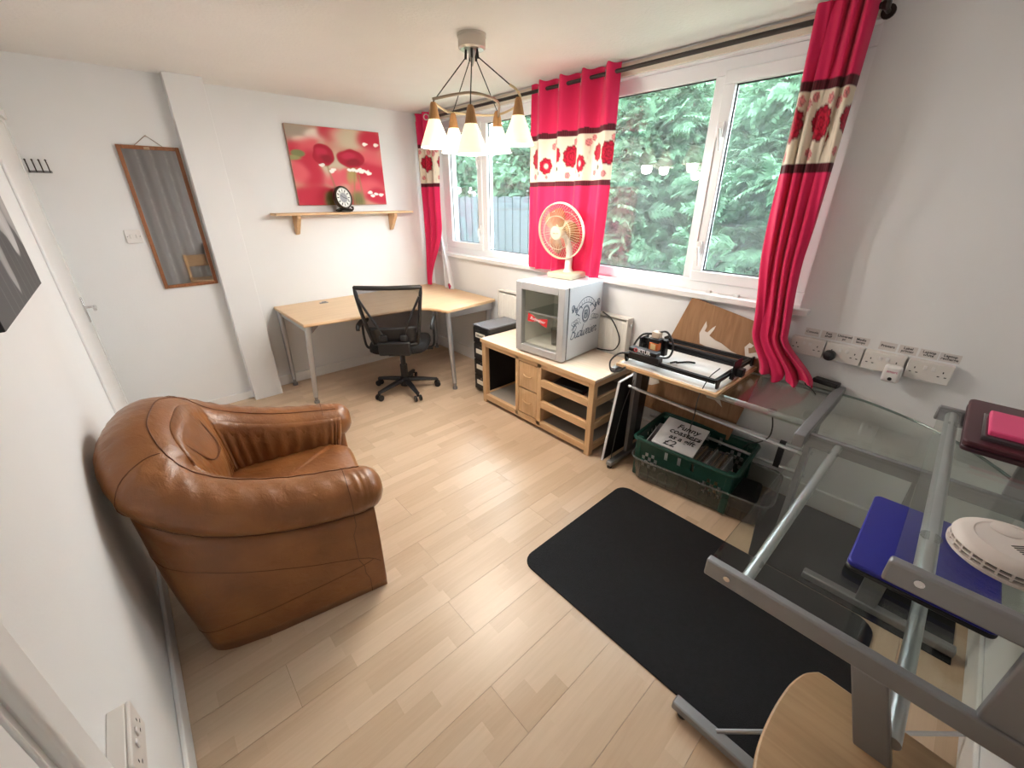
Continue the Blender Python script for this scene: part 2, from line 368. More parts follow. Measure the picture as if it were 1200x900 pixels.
def leaf_mat():
    m, nt, b, out = nodes('conifer_foliage'); g = N(nt, 'ShaderNodeNewGeometry'); cr = N(nt, 'ShaderNodeValToRGB'); e = cr.color_ramp.elements
    e[0].color = (.038, .095, .050, 1); e[1].color = (.165, .30, .185, 1); e[1].position = .9
    nt.links.new(g.outputs['Random Per Island'], cr.inputs[0]); nt.links.new(cr.outputs[0], b.inputs['Base Color']); b.inputs['Roughness'].default_value = .7; b.inputs['Specular IOR Level'].default_value = .06
    t = N(nt, 'ShaderNodeBsdfTranslucent'); nt.links.new(cr.outputs[0], t.inputs[0]); mx = N(nt, 'ShaderNodeMixShader'); mx.inputs[0].default_value = .35
    nt.links.new(b.outputs[0], mx.inputs[1]); nt.links.new(t.outputs[0], mx.inputs[2]); nt.links.new(mx.outputs[0], out.inputs[0]); return m
LEAF = leaf_mat(); BARK = mat('conifer_bark', (.09, .06, .045), .9, noise=.3, nscale=20)
def frond_tpl():
    """flat lacy spray in x(length) y(width): spine + leaflets, unit length"""
    v, f = [], []
    def tri(a, b, c): n = len(v); v.extend([a, b, c]); f.append((n, n+1, n+2))
    def quad(a, b, c, d): n = len(v); v.extend([a, b, c, d]); f.append((n, n+1, n+2, n+3))
    sag = lambda x: -.28*x*x
    v += [(0, -.03, 0), (0, .03, 0), (.5, .028, sag(.5)), (.5, -.028, sag(.5)), (1, 0, sag(1))]; f += [(0, 3, 2, 1), (3, 4, 2)]
    for i in range(7):
        x = .10+.12*i; L = .36*(1-.75*(x-.1))
        for s in (-1, 1):
            n = len(v); tx, ty = x+L*.75, s*L
            mxp, myp = x+L*.38, s*L*.55
            v += [(x-.02, 0, sag(x)), (x+.05, 0, sag(x+.05)), (mxp+.06, myp-.03*s, sag(mxp)-.03), (mxp-.02, myp+.04*s, sag(mxp)-.03), (tx, ty, sag(tx)-.10)]
            f += [(n, n+1, n+2, n+3), (n+3, n+2, n+4)]
    return np.array(v), f
FV, FF = frond_tpl()
def conifer(label, x, y, h, r, n, seed, group):
    g = np.random.default_rng(seed)
    t = thing('conifer_tree', label, 'tree', (x, y, -.42), group=group)
    MB().tube([(0, 0, 0), (0.02, .02, h*.5), (0, 0, h*.93)], [.11, .07, .015], 8).build('trunk', BARK, t)
    vs, fs, base = [], [], 0
    for i in range(n):
        q = g.random()**.8; z = .15+q*(h-.3); rad = r*(1-(z/h)**1.6)*(.62+.12*math.sin(z*9+seed)+.10*math.sin(z*21))
        a = g.random()*2*PI
        lump = 1+.18*math.sin(a*5+z*4+seed)+.12*math.sin(a*11-z*7)
        rr = rad*lump*(.70+.45*g.random())
        p = np.array([rr*math.cos(a), rr*math.sin(a), z])
        L = .15+.20*g.random()
        el = g.normal(.15, .45); d = np.array([math.cos(a+g.normal(0, .5))*math.cos(el), math.sin(a+g.normal(0, .5))*math.cos(el), math.sin(el)]); d /= np.linalg.norm(d)
        side = np.cross(d, [0, 0, 1.0]); side /= np.linalg.norm(side); tw = g.normal(0, .6); nn = np.cross(side, d)
        sd = side*math.cos(tw)+nn*math.sin(tw); nn = np.cross(d, sd)*(-1); nn = nn if nn[2] > 0 else -nn
        vs.append(p+(FV[:, :1]*d+FV[:, 1:2]*sd+FV[:, 2:]*nn)*L); fs += [tuple(k+base for k in ff) for ff in FF]; base += len(FV)
    me = bpy.data.meshes.new('foliage'); me.from_pydata(np.concatenate(vs).tolist(), [], fs); me.update()
    prop(link('foliage', me, LEAF, t), kind='stuff')
TG = 'conifers outside the window'
conifer('broad light green conifer seen through the right-hand casement pane', 5.0, 1.35, 4.0, 1.35, 9500, 1, TG)
conifer('broad conifer filling the large pane beside the middle curtain', 5.1, 3.1, 4.0, 1.35, 9500, 2, TG)
conifer('conifer growing behind the fence beyond the pane beside the pendant lamp', 8.6, 6.3, 4.6, 1.75, 7000, 3, TG)
conifer('conifer behind the fence beyond the casement next to the desk corner', 8.6, 9.0, 4.6, 1.75, 7000, 4, TG)
conifer('conifer far along the fence near the end of the view', 8.6, 11.8, 4.6, 1.75, 5000, 6, TG)
conifer('conifer standing behind the fence between the others', 8.7, 3.6, 4.8, 1.6, 4000, 5, TG)

# ================================================================== CURTAINS
rod = thing('curtain_rod', 'thin dark curtain pole running above the window', 'curtain pole', (2.40, 2.2, 2.265)); ro = (2.40, 2.2, 2.265)
MB(ro).cyl((2.40, .52, 2.268), (2.40, 3.99, 2.262), .0115, n=12).build('pole', DARKROD, rod)
for yy in (.535, 2.1, 3.95):
    MB(ro).tube([(2.40, yy, 2.265), (2.44, yy, 2.268), (2.50, yy, 2.268)], .009, 8).cyl((2.49, yy, 2.268), (2.501, yy, 2.268), .024).build('bracket', DARKROD, rod)
MB(ro).lathe([(0, -.03), (.014, -.025), (.02, -.01), (.014, 0), (.0, .002)], n=14, Mx=Matrix.Translation((2.40, .515, 2.268)) @ Matrix.Rotation(PI/2, 4, 'X')).build('finial', DARKROD, rod)

PINK = np.array(srgb(226, 44, 98)); CREAM = np.array((.86, .76, .62)); BANDC = np.array((.10, .012, .02)); RED = np.array(srgb(205, 28, 62)); DRED = np.array(srgb(120, 10, 30))
def soft(d, w=.12): return np.clip(.5-d/w, 0, 1)
def flower(c, u, v, cx, cy, r, petals=7, core=None, body=RED, edge=DRED):
    dx, dy = u-cx, v-cy; d = np.hypot(dx, dy)/r; a = np.arctan2(dy, dx)
    out = d-(1+.07*np.cos(petals*a)+.03*np.cos(2.7*petals*a))
    m = soft(out)[..., None]; c[:] = c*(1-m)+edge*m
    m = soft(out+.14)[..., None]; rings = .5+.5*np.cos(d*14+.9*np.cos(petals*a)); bb = body*(1-.45*soft(rings-.25, .3)[..., None]); c[:] = c*(1-m)+bb*m
    if core is not None:
        m = soft(d-.33)[..., None]; c[:] = c*(1-m)+np.array(core)*m
def fabric_col(fu, fz, b0, b1):
    """fu metres across the cloth, fz height; band from b0 (bottom) to b1 (top)"""
    c = np.broadcast_to(PINK, fu.shape+(3,)).copy()
    inb = (fz > b0) & (fz < b1); c[inb] = CREAM
    H = b1-b0; rep = .44; uu = np.mod(fu, rep); vv = (fz-b0)/H*.30; cc = c[inb]; u_, v_ = uu[inb], vv[inb]
    for (x, y, r) in ((.30, .235, .022), (.335, .26, .018), (.12, .25, .02), (.065, .05, .02), (.36, .06, .017), (.24, .045, .012)):
        flower(cc, u_, v_, x, y, r, 5, body=np.array(srgb(235, 150, 150)), edge=np.array(srgb(205, 120, 120)))
    for (x, y, r) in ((.165, .07, .013), (.405, .09, .014), (.20, .10, .009)): flower(cc, u_, v_, x, y, r, 3, body=np.array((.22, .20, .16)), edge=np.array((.10, .09, .07)))
    for (x0, sl) in ((.145, .12), (.33, -.10), (.27, .2)):
        m = soft(np.abs(u_-(x0+sl*v_))-.0012, .003)[:, None]*(v_ < .24)[:, None]*.6; cc[:] = cc*(1-m)+np.array((.45, .40, .33))*m
    flower(cc, u_, v_, .09, .165, .066, 9); flower(cc, u_, v_, .09, .165, .025, 5)
    flower(cc, u_, v_, .235, .115, .052, 7, core=(.85, .60, .55)); flower(cc, u_, v_, .39, .175, .050, 8)
    c[inb] = cc
    for b in (b0, b1):
        m = np.abs(fz-b) < .017; rib = .5+.5*np.sin(fu*420); c[m] = (BANDC*(0.7+.9*rib[..., None]))[m]
    return c
CURT = attr_mat('printed_curtain_cloth', .75, .2, .22)
LINING = mat('white_lining', (.80, .79, .80), .85)
RING = mat('brushed_eyelet', (.55, .52, .48), .3, 1)
def curtain(label, Pfun, width, b0, b1, z1, eyelets, nx=170, ny=230, u0=0):
    t = thing('curtain', label, 'curtain', (2.40, 0, 0), group='crimson curtains at the window')
    def P(u, v):
        x, y, z = Pfun(u, v); return x-2.40, y, z
    u, v = np.meshgrid(np.linspace(0, 1, nx), np.linspace(0, 1, ny)); 
    col_grid('cloth', CURT, t, nx, ny, P, lambda u, v: fabric_col(u*width+u0, Pfun(u, v)[2], b0, b1), solid=.003)
    for uu in eyelets:
        q = [Pfun(np.array([[uu+du]]), np.array([[.045/(z1-1.0)]])) for du in (-.01, .0, .01)]
        a, b, c = [Vector((float(k[0][0, 0]), float(k[1][0, 0]), 2.265)) for k in q]
        d = (c-a).normalized(); mm = frame(b-Vector((2.40, 0, 0)), d, (0, 0, 1))
        MB().lathe([(.018, -.004), (.026, -.004), (.026, .004), (.018, .004)], n=20, Mx=mm, closed=True).build('eyelet', RING, t)
    return t
ss = lambda a, b, x: (lambda t: t*t*(3-2*t))(np.clip((x-a)/(b-a), 0, 1))
def mid(u, v):
    z = 2.312-v*(2.312-1.088); nf = 4.0; ph = u*nf*2*PI
    amp = .034*(1-.35*v); x = 2.405+amp*np.sin(ph+.4)+.010*np.sin(ph*2.3+v*2)*v
    y = 2.452-u*(.735-.03*v)+.018*np.cos(ph*1.0)*(.3+.7*v)*.5-.012*np.sin(v*3)*u
    return x, y, z+.006*np.sin(ph*2)*(1-v)**8
curtain('straight crimson curtain with flowered band hanging behind the desk fan', mid, 1.0, 1.69, 1.99, 2.312, (.11, .36, .61, .86))
def left(u, v):
    z = 2.305-v*(2.305-.74); ph = u*3*2*PI
    y0 = 3.985-.015*v; wdt = .37*(1-.12*ss(.1, .5, v)-.72*ss(.60, 1.0, v))
    x = 2.375+.035*np.sin(ph+.6)*(1-.55*v)+.03*ss(.3, 1, v)*(u-.2)*0; y = y0-u*wdt
    return x, y, z
cl = curtain('short crimson curtain gathered into the room corner above the desk', left, .62, 1.71, 2.04, 2.305, (.2, .62), 110, 200, .18)
def lin(u, v):
    z = 1.42-v*(1.42-.738); y = 3.74-.055*v-(u*.13*ss(0, 1, v)*1.15)+.02*(1-v)+.012*np.sin(u*9); x = 2.43+.012*np.sin(u*8)-.03*v
    return x-2.40, y, z
def lincol(u, v):
    c = np.broadcast_to(np.array((.80, .79, .82)), u.shape+(3,)).copy(); flower(c, u*.13, (1-v)*.68, .075, .03, .028, 6, body=PINK)
    return c
col_grid('lining', CURT, cl, 60, 160, lin, lincol, solid=.002)
def right(u, v):
    z = 2.315-v*(2.315-.735); ph = u*4*2*PI
    pin = ss(.0, .75, v); tail = ss(.86, 1.0, v)
    yc = .655-.02*v-.03*ss(.6, .9, v)-.13*tail; wdt = .205-.015*np.sin(v*3)-.035*ss(.5, .8, v)+.08*tail
    amp = .036*(1-.25*v)+.012*tail
    x = 2.385+amp*np.sin(ph+1.2+1.5*v)+.012*np.sin(ph*2.2-v*5)-.035*tail*(1-u)
    y = yc+wdt*(.5-u)+.015*np.sin(ph+v*2)
    return x, y, z+.02*tail*np.sin(ph*.7)
curtain('crimson curtain pulled aside with its tail on the glass desk', right, .85, 1.72, 2.03, 2.315, (), 150, 260, .02)

# ================================================================== PENDANT LAMP
pend = thing('pendant_lamp', 'five-shade pendant lamp with wooden cones and curved bars', 'lamp', (1.56, 2.01, ZC)); po = (1.56, 2.01, ZC)
NICK = mat('satin_nickel', (.55, .52, .48), .32, .9); CORD = mat('black_cord', (.02, .02, .02), .6); CONEW = wood('lamp_cone_wood', (.36, .17, .06), (.50, .26, .10), 'Z', 8, .4)
BRONZE = mat('bronze_bar', (.30, .24, .18), .35, .8)
MB(po).lathe([(.0, 0), (.072, 0), (.072, -.012), (.068, -.012), (.068, -.055), (.058, -.062), (0, -.062)], c=po, n=32).build('ceiling_rose', NICK, pend)
MB(po).lathe([(.022, -.06), (.016, -.08), (.004, -.125), (0, -.13)], c=po, n=16).build('rose_cone', NICK, pend)
SH = glow('frosted_lamp_glass', (1.0, .84, .52), .75, (.85, .8, .7))
sp = [(1.393, 2.135, 2.05), (1.66, 2.342, 2.055), (1.40, 1.83, 2.0), (1.775, 2.076, 2.045), (1.641, 1.757, 2.05)]
for i, (x, y, z) in enumerate(sp):
    MB(po).lathe([(0, 0), (.012, -.002), (.017, -.012), (.031, -.082), (0, -.082)], c=(x, y, z), n=20).build('wood_cone', CONEW, pend)
    MB(po).lathe([(.030, -.078), (.032, -.084), (.079, -.200), (.080, -.206), (.077, -.206), (.030, -.088)], c=(x, y, z), n=28).build('lamp_shade', SH, pend)
    MB(po).lathe([(0, -.10), (.016, -.105), (.028, -.145), (.024, -.168), (0, -.182)], c=(x, y, z), n=14).build('bulb', glow('bulb_glow%d' % i, (1, .85, .6), 8) if i == 0 else bpy.data.materials['bulb_glow0'], pend)
    a = math.atan2(y-po[1], x-po[0]); ox, oy = po[0]+.03*math.cos(a), po[1]+.03*math.sin(a)
    top = (x, y, z) if i < 4 else (x-.03, y+.03, z+.05)
    MB(po).cyl((ox, oy, ZC-.055), (ox+.004*math.cos(a), oy+.004*math.sin(a), ZC-.10), .006, n=8).build('cord_grip', CORD, pend)
    MB(po).tube([(ox, oy, ZC-.09), top], .0028, 6).build('cord', CORD, pend)
    ld = bpy.data.lights.new('bulb_light', 'POINT'); ld.energy = LAMP_W; ld.color = (1, .935, .865); ld.shadow_soft_size = .04
    lo = bpy.data.objects.new('bulb_light', ld); COL.objects.link(lo); lo.parent = pend; lo.location = (x-po[0], y-po[1], z-.225-po[2])
s1, s2, s3, s4, s5 = [Vector(p) for p in sp]
MB(po).tube(cat_rom([s1+Vector((0, 0, .012)), (s1+s3)/2+Vector((.05, .02, .045)), s3+Vector((.06, .03, .055)), (s3+s4)/2+Vector((.06, -.03, .03)), s4+Vector((.0, -.01, -.03))], 8), .007, 8).lathe([(0, -.009), (.009, 0), (0, .009)], c=tuple(s4+Vector((0, -.01, -.03))), n=10).build('curved_bar', BRONZE, pend)
MB(po).tube(cat_rom([s1+Vector((.01, .01, .0)), (s1+s2)/2+Vector((0, 0, -.01)), s2+Vector((0, 0, .0)), s4+Vector((.03, .06, -.01)), (s4+s5)/2+Vector((.06, -.02, .0)), s5+Vector((.012, 0, .0)), s5+Vector((-.005, .01, .03)), s5+Vector((-.03, .03, .05))], 8), .006, 8).build('curved_bar', mat('pale_bar', (.62, .50, .30), .4, .5), pend)
# ================================================================== LEATHER ARMCHAIR
def leather():
    m, nt, b, out = nodes('tan_leather'); tc = N(nt, 'ShaderNodeTexCoord')
    nz = N(nt, 'ShaderNodeTexNoise'); sset(nz, Scale=4.5, Detail=6.0); nt.links.new(tc.outputs['Object'], nz.inputs['Vector'])
    cr = N(nt, 'ShaderNodeValToRGB'); e = cr.color_ramp.elements; e[0].position = .3; e[1].position = .7
    e[0].color = (.165, .055, .015, 1); e[1].color = (.285, .110, .032, 1); nt.links.new(nz.outputs[0], cr.inputs[0]); nt.links.new(cr.outputs[0], b.inputs['Base Color'])
    b.inputs['Roughness'].default_value = .36; b.inputs['Coat Weight'].default_value = .12; b.inputs['Coat Roughness'].default_value = .3
    n2 = N(nt, 'ShaderNodeTexVoronoi'); sset(n2, Scale=260.0); nt.links.new(tc.outputs['Object'], n2.inputs['Vector'])
    n3 = N(nt, 'ShaderNodeTexNoise'); sset(n3, Scale=22.0, Detail=3.0, Distortion=1.0); nt.links.new(tc.outputs['Object'], n3.inputs['Vector'])
    b1 = N(nt, 'ShaderNodeBump'); sset(b1, Strength=.12, Distance=.002); nt.links.new(n2.outputs['Distance'], b1.inputs['Height'])
    b2 = N(nt, 'ShaderNodeBump'); sset(b2, Strength=.25, Distance=.012); nt.links.new(n3.outputs[0], b2.inputs['Height']); nt.links.new(b1.outputs[0], b2.inputs['Normal'])
    nt.links.new(b2.outputs[0], b.inputs['Normal']); return m
LEA = leather(); SEAM = mat('leather_stitching', (.13, .042, .013), .5)
ac = thing('leather_armchair', 'tan brown leather armchair with rounded arms against the white wall', 'armchair', (-.132, 1.910, 0), math.radians(-12))
half = [(.70, -.335, .495, .100, .085), (.62, -.337, .500, .112, .092), (.40, -.338, .535, .115, .098), (.20, -.330, .605, .118, .102), (.075, -.285, .695, .122, .108), (.008, -.15, .762, .122, .110), (-.002, 0, .780, .122, .110)]
full = half+[(u, -v, z, a, b) for (u, v, z, a, b) in half[-2::-1]]
NS = 10
ctr = cat_rom([(u, v, z) for u, v, z, a, b in full], NS); rad = cat_rom([(a, b, 0) for u, v, z, a, b in full], NS)
def halfcurve(h): return cat_rom(h+[(u, -v, z) for (u, v, z) in h[-2::-1]], NS)
flo = halfcurve([(.70, -.412, 0), (.62, -.414, 0), (.40, -.418, 0), (.20, -.415, 0), (.045, -.37, 0), (.02, -.16, 0), (.02, 0, 0)])
inn = halfcurve([(.66, -.225, .36), (.60, -.225, .36), (.40, -.225, .36), (.25, -.215, .36), (.185, -.185, .36), (.165, -.10, .36), (.165, 0, .36)])
n = len(ctr); out_n = []
for i in range(n):
    d = ctr[min(i+1, n-1)]-ctr[max(i-1, 0)]; d.z = 0; d.normalize(); out_n.append(Vector((-d.y, d.x, 0))*-1)
if out_n[5].y > 0: out_n = [-q for q in out_n]
def rollpt(i, th, k=1.0):
    wr = 1+.030*math.sin(i*1.7+3*math.sin(th*2))*max(0, math.sin(th+.9))*(1 if (4 < i < 45 or 75 < i < n-4) else .35)
    return ctr[i]+(out_n[i]*math.cos(th)*rad[i].x+Vector((0, 0, 1))*math.sin(th)*rad[i].y)*k*wr
rows = []
fwd = Vector((1, 0, 0))
for (k, adv) in ((.02, .055), (.45, .052), (.75, .036), (.93, .016)): rows.append([rollpt(0, 2*PI*j/28, k)+fwd*adv for j in range(28)])
for i in range(n): rows.append([rollpt(i, 2*PI*j/28) for j in range(28)])
for (k, adv) in ((.93, .016), (.75, .036), (.45, .052), (.02, .055)): rows.append([rollpt(n-1, 2*PI*j/28, k)+fwd*adv for j in range(28)])
MB().grid(rows, cu=True).build('arm_and_back_roll', LEA, ac, ang=80)
def shellpt(i, w):
    a = rollpt(i, -.75); b = flo[i]; p = a.lerp(b, w); return p+out_n[i]*(.016*math.sin(w*PI))
MB().grid([[shellpt(i, w/10) for w in range(11)] for i in range(n)]).build('outer_shell', LEA, ac, ang=80, solid=.012)
def innpt(i, w):
    a = rollpt(i, PI*.80); b = inn[i]; p = a.lerp(b, w); bk = math.exp(-((i-n/2)/14)**2)
    p = p-out_n[i]*(.020+.045*bk)*math.sin(w*PI)
    pl = .007*math.sin(i*2.1+w*2)*(math.sin(w*PI)**.7)*(1-bk)
    return p+out_n[i]*pl
MB().grid([[innpt(i, w/10) for w in range(11)] for i in range(n)]).build('inner_padding', LEA, ac, ang=80, solid=.012)
# front panels of the arms, seat base, cushion
for s in (-1, 1):
    MB().prism([(s*.415, 0), (s*.41, .30), (s*.40, .44), (s*.34, .47), (s*.26, .45), (s*.225, .36), (s*.225, .02)], .60, .706, frame((0, 0, 0), (0, 1, 0), (0, 0, 1))).build('arm_front', LEA, ac, bev=.02, seg=3)
MB().box(.05, .675, -.24, .24, .03, .29).build('seat_base', LEA, ac, bev=.03, seg=3)
cu = []
for i in range(25):
    th = 2*PI*i/24
for (k, zz) in ((0, .27), (.9, .27), (1, .30), (1.0, .37), (.975, .405), (.9, .425), (.5, .437), (0, .44)):
    r = []
    for j in range(48):
        a = 2*PI*j/48; c, s_ = math.cos(a), math.sin(a); e = .28
        r.append(((.425+.292*k*math.copysign(abs(c)**e, c)), .238*k*math.copysign(abs(s_)**e, s_), zz-.012*(k if zz > .4 else 0)*(1 if c > .5 else 0)))
    cu.append(r)
MB().grid(cu, cu=True).build('seat_cushion', LEA, ac, ang=80)
for nm, th in (('piping', -.62), ('piping', PI*.62)):
    MB().tube([rollpt(i, th, 1.012) for i in range(2, n-2)], .0022, 6).build(nm, SEAM, ac)
def seam(pts): MB().tube(pts, .0016, 5).build('seam', SEAM, ac)
for lo, hi, f in ((6, 50, lambda t: .55+.35*t), (2, 50, lambda t: .62-.35*math.sin(t*2.2)), (n-50, n-6, lambda t: .9-.35*t)):
    seam([shellpt(i, f((i-lo)/(hi-lo)))+out_n[i]*.006 for i in range(lo, hi)])
for i0 in (12, 13):
    pass
seam([shellpt(10+int(2*math.sin(w*.5)), w/10)+out_n[10]*.006 for w in range(11)])
for i0 in (10, n-11):
    seam([rollpt(i0, -.75+k*.2, 1.008) for k in range(16)])
for i0 in (42, n-43):
    seam([rollpt(i0, -.75+k*.2, 1.008) for k in range(14)])
MB().tube(cat_rom([innpt(48, .0), innpt(52, .35)-out_n[52]*.01, innpt(n//2, .42)-out_n[n//2]*.01, innpt(n-53, .35)-out_n[n-53]*.01, innpt(n-49, 0)], 8), .003, 5).build('seam', SEAM, ac)

# ================================================================== CORNER DESK
DH = .73
dk = thing('corner_desk', 'pale beech corner desk with curved front and slim silver legs', 'desk', (1.7, 3.6, 0)); do = (1.7, 3.6, 0)
curve = cat_rom([(1.30, 3.205, 0), (1.50, 3.185, 0), (1.68, 3.165, 0), (1.78, 3.115, 0), (1.845, 3.02, 0), (1.885, 2.885, 0)], 6)
poly = [(.845, 3.265)]+[(p.x, p.y) for p in curve]+[(2.47, 2.95), (2.47, 4.025), (.835, 4.025)]
MB(do).prism(poly, DH-.025, DH).build('desktop', DESKTOP, dk, bev=.003)
edge = [(.845, 3.265)]+[(p.x, p.y) for p in curve]
MB(do).tube([(x, y-.0005, DH-.0125) for x, y in edge], .0118, 6, flat=1.0).build('edge_band', BEECHX, dk)
for (tx, ty, bx, by) in ((.885, 3.31, .865, 3.43), (.86, 3.97, .845, 3.95), (1.915, 2.935, 1.905, 2.87), (2.41, 2.985, 2.40, 2.985), (2.41, 3.96, 2.41, 3.96)):
    MB(do).tube([(tx, ty, DH-.025), (bx, by, .06)], [.026, .018], 12).build('leg', SILVER, dk)
    MB(do).cyl((bx, by, .062), (bx, by, .02), .013, n=12).cyl((bx, by, .02), (bx, by, 0), .022, n=12).build('levelling_foot', GREYM, dk)
MB(do).box(.862, .90, 3.30, 3.97, DH-.075, DH-.026).build('end_beam', SILVER, dk, bev=.003)
MB(do).box(1.91, 2.42, 2.94, 2.975, DH-.085, DH-.026, ).build('end_beam', SILVER, dk, bev=.003)
MB(do).box(.90, 2.41, 3.93, 3.955, DH-.11, DH-.026).build('rear_beam', SILVER, dk, bev=.003)
MB(do).box(2.395, 2.42, 2.975, 3.93, DH-.11, DH-.026).build('rear_beam', SILVER, dk, bev=.003)
MB(do).prism([(0, 0), (.09, 0), (0, -.08)], -.006, .006, frame((.90, 3.33, DH-.026), (1, 0, 0), (0, 0, 1))).build('gusset', GREYM, dk)
MB(do).box(1.18, 1.25, 3.86, 3.90, DH, DH+.004).box(1.20, 1.235, 3.87, 3.888, DH+.004, DH+.012).build('cable_cover', GREYM, dk, bev=.001)

# ================================================================== OFFICE CHAIR  (local +Y = facing direction)
oc = thing('office_chair', 'black swivel office chair with see-through mesh back', 'chair', (1.565, 3.16, 0), math.radians(-38))
MESHF = glass('black_mesh_fabric', (.45, .44, .46), 1.02, 0, haze=.22, hazec=(.02, .02, .02))
def backpt(u, v):   # u -1..1 across, v 0 bottom..1 top
    z = .50+.475*v; hw = .175+.075*v**.8; y = -.215-.05*math.sin(v*2.2)-.03*v+.035*(u*u)
    return Vector((u*hw, y, z))
MB().grid([[backpt(-1+2*i/14, .02+.96*j/14) for i in range(15)] for j in range(15)]).build('mesh_panel', MESHF, oc, ang=80)
ol = [backpt(-1, j/12) for j in range(13)]+[backpt(-1+2*i/10, 1) for i in range(1, 10)]+[backpt(1, 1-j/12) for j in range(13)]+[backpt(1-2*i/10, 0) for i in range(1, 10)]
MB().tube(ol, .015, 8, closed=True).build('back_frame', BLACKP, oc)
MB().tube([backpt(-1, 1)+Vector((0, -.004, .004)), backpt(0, 1)+Vector((0, -.01, .006)), backpt(1, 1)+Vector((0, -.004, .004))], .02, 8, flat=.8).build('top_rail', BLACKP, oc)
for s in (-1, 1):
    P = [backpt(s*.97, .86), backpt(s*.78, .62), backpt(s*.55, .36), backpt(s*.42, .16), backpt(s*.40, .03)]
    MB().tube(cat_rom([p+Vector((0, -.012, 0)) for p in P], 6), [.010]*25, 8).build('back_brace', BLACKP, oc)
MB().grid([[backpt(-.9+1.8*i/8, .04+.30*j/6)+Vector((0, -.006, 0)) for i in range(9)] for j in range(7)]).build('lumbar_panel', BLACKP, oc, solid=.012)
for s in (-1, 1):
    MB().box(s*.08-.03, s*.08+.03, -.275, -.245, .545, .60).build('lumbar_knob', BLACKP, oc, bev=.012, seg=3)
MB().box(-.13, .13, -.28, -.235, .43, .545).build('back_bracket', BLACKP, oc, bev=.015, seg=3)
rowsS = []
for (k, zz) in ((.01, .415), (.93, .415), (1, .43), (1, .46), (.96, .485), (.8, .495), (.01, .49)):
    rowsS.append([(.245*k*math.copysign(abs(math.cos(2*PI*j/40))**.45, math.cos(2*PI*j/40)), .015+.235*k*math.copysign(abs(math.sin(2*PI*j/40))**.45, math.sin(2*PI*j/40)), zz-.02*max(0, math.sin(2*PI*j/40))*k) for j in range(40)])
MB().grid(rowsS, cu=True).build('seat', BLACKF, oc, ang=70)
for s in (-1, 1):
    MB().tube(cat_rom([(s*.18, -.02, .41), (s*.275, -.02, .42), (s*.295, -.03, .50), (s*.295, -.03, .63)], 6), .017, 8, flat=.6).build('arm_post', BLACKP, oc)
    MB().tube(cat_rom([(s*.295, -.17, .615), (s*.297, -.15, .645), (s*.297, -.02, .655), (s*.295, .10, .648), (s*.292, .13, .635)], 6), .028, 10, flat=.5).build('armrest', BLACKP, oc)
MB().box(-.09, .09, -.12, .12, .37, .415).tube([(.08, 0, .39), (.24, .02, .385)], .006, 6).tube([(.20, .02, .386), (.27, .025, .384)], .012, 8).build('tilt_mechanism', BLACKP, oc, bev=.008)
MB().cyl((0, 0, .12), (0, 0, .25), .032, n=18).cyl((0, 0, .25), (0, 0, .38), .022, n=18).build('gas_column', BLACKP, oc)
MB().lathe([(0, .05), (.045, .05), (.05, .08), (.048, .125), (.034, .135), (0, .135)], n=20).build('hub', BLACKP, oc)
for k in range(5):
    a = math.radians(190+38+72*k); c, s_ = math.cos(a), math.sin(a)
    MB().tube([(c*.03, s_*.03, .105), (c*.15, s_*.15, .092), (c*.285, s_*.285, .072)], [.030, .025, .018], 8, flat=.75).build('base_leg', BLACKP, oc)
    q = MB(); px, py = c*.285, s_*.285
    q.cyl((px, py, .075), (px, py, .045), .012, n=10)
    for s in (-1, 1):
        b_ = Vector((px-s_*.014*s, py+c*.014*s, .027)); q.tube([b_-Vector((-s_, c, 0))*.011*s*0, b_+Vector((-s_, c, 0))*.016*s], .027, 16)
    q.build('caster', BLACKP, oc, bev=.003)

# ================================================================== DRAWER TOWER
tw = thing('drawer_tower', 'narrow black four-drawer filing tower with paper labels beside the wood cabinet', 'drawers', (2.04, 2.635, 0)); to = (2.04, 2.635, 0)
TWB = mat('black_lacquer', (.012, .011, .012), .35); TWT = mat('grey_lacquer_top', (.16, .17, .20), .25)
MB(to).box(2.05, 2.40, 2.53, 2.74, .012, .605).build('body', TWB, tw, bev=.003)
MB(to).box(2.04, 2.40, 2.527, 2.743, .605, .618).build('top', TWT, tw, bev=.003)
for k in range(4):
    z0 = .02+k*.146
    dr = MB(to).box(2.036, 2.052, 2.534, 2.736, z0, z0+.14).build('drawer', TWB, tw, bev=.004)
    MB(to).box(2.032, 2.037, 2.575, 2.70, z0+.055, z0+.095).build('label_card', mat('cream_card', (.75, .70, .60), .8) if k == 0 else bpy.data.materials['cream_card'], dr, smooth=False)
    MB(to).cyl((2.037, 2.635, z0+.118), (2.029, 2.635, z0+.118), .006, n=10).build('knob', CHROME, dr)
text('Adrenalin', .026, INK, tw, frame((-.0085, 0, .533), (0, -1, 0), (0, 0, 1)), bold=.0005)

# ================================================================== RADIATOR
rd = thing('radiator', 'cream panel radiator behind the wood cabinet', 'radiator', (2.46, 2.17, .2)); rdo = (2.46, 2.17, .2)
RADM = mat('cream_radiator_enamel', (.78, .75, .69), .4)
rows = []
for zz, dx in ((.14, .012), (.155, 0), (.80, 0), (.815, .012)):
    r = []
    k = 0; y = 1.49
    while y <= 2.86:
        r.append((2.432+dx+(.010 if (k % 4) in (2, 3) and dx == 0 else 0), y, zz)); y += .0105 if k % 2 else .006; k += 1
    rows.append(r)
MB(rdo).grid(rows).build('fluted_panel', RADM, rd, ang=30, solid=.002)
MB(rdo).box(2.444, 2.495, 1.49, 2.86, .14, .815).build('back_panel', RADM, rd, bev=.004)
for y0 in (1.485, 2.855): MB(rdo).box(2.430, 2.495, y0, y0+.012, .135, .84).build('end_cap', RADM, rd, bev=.002)
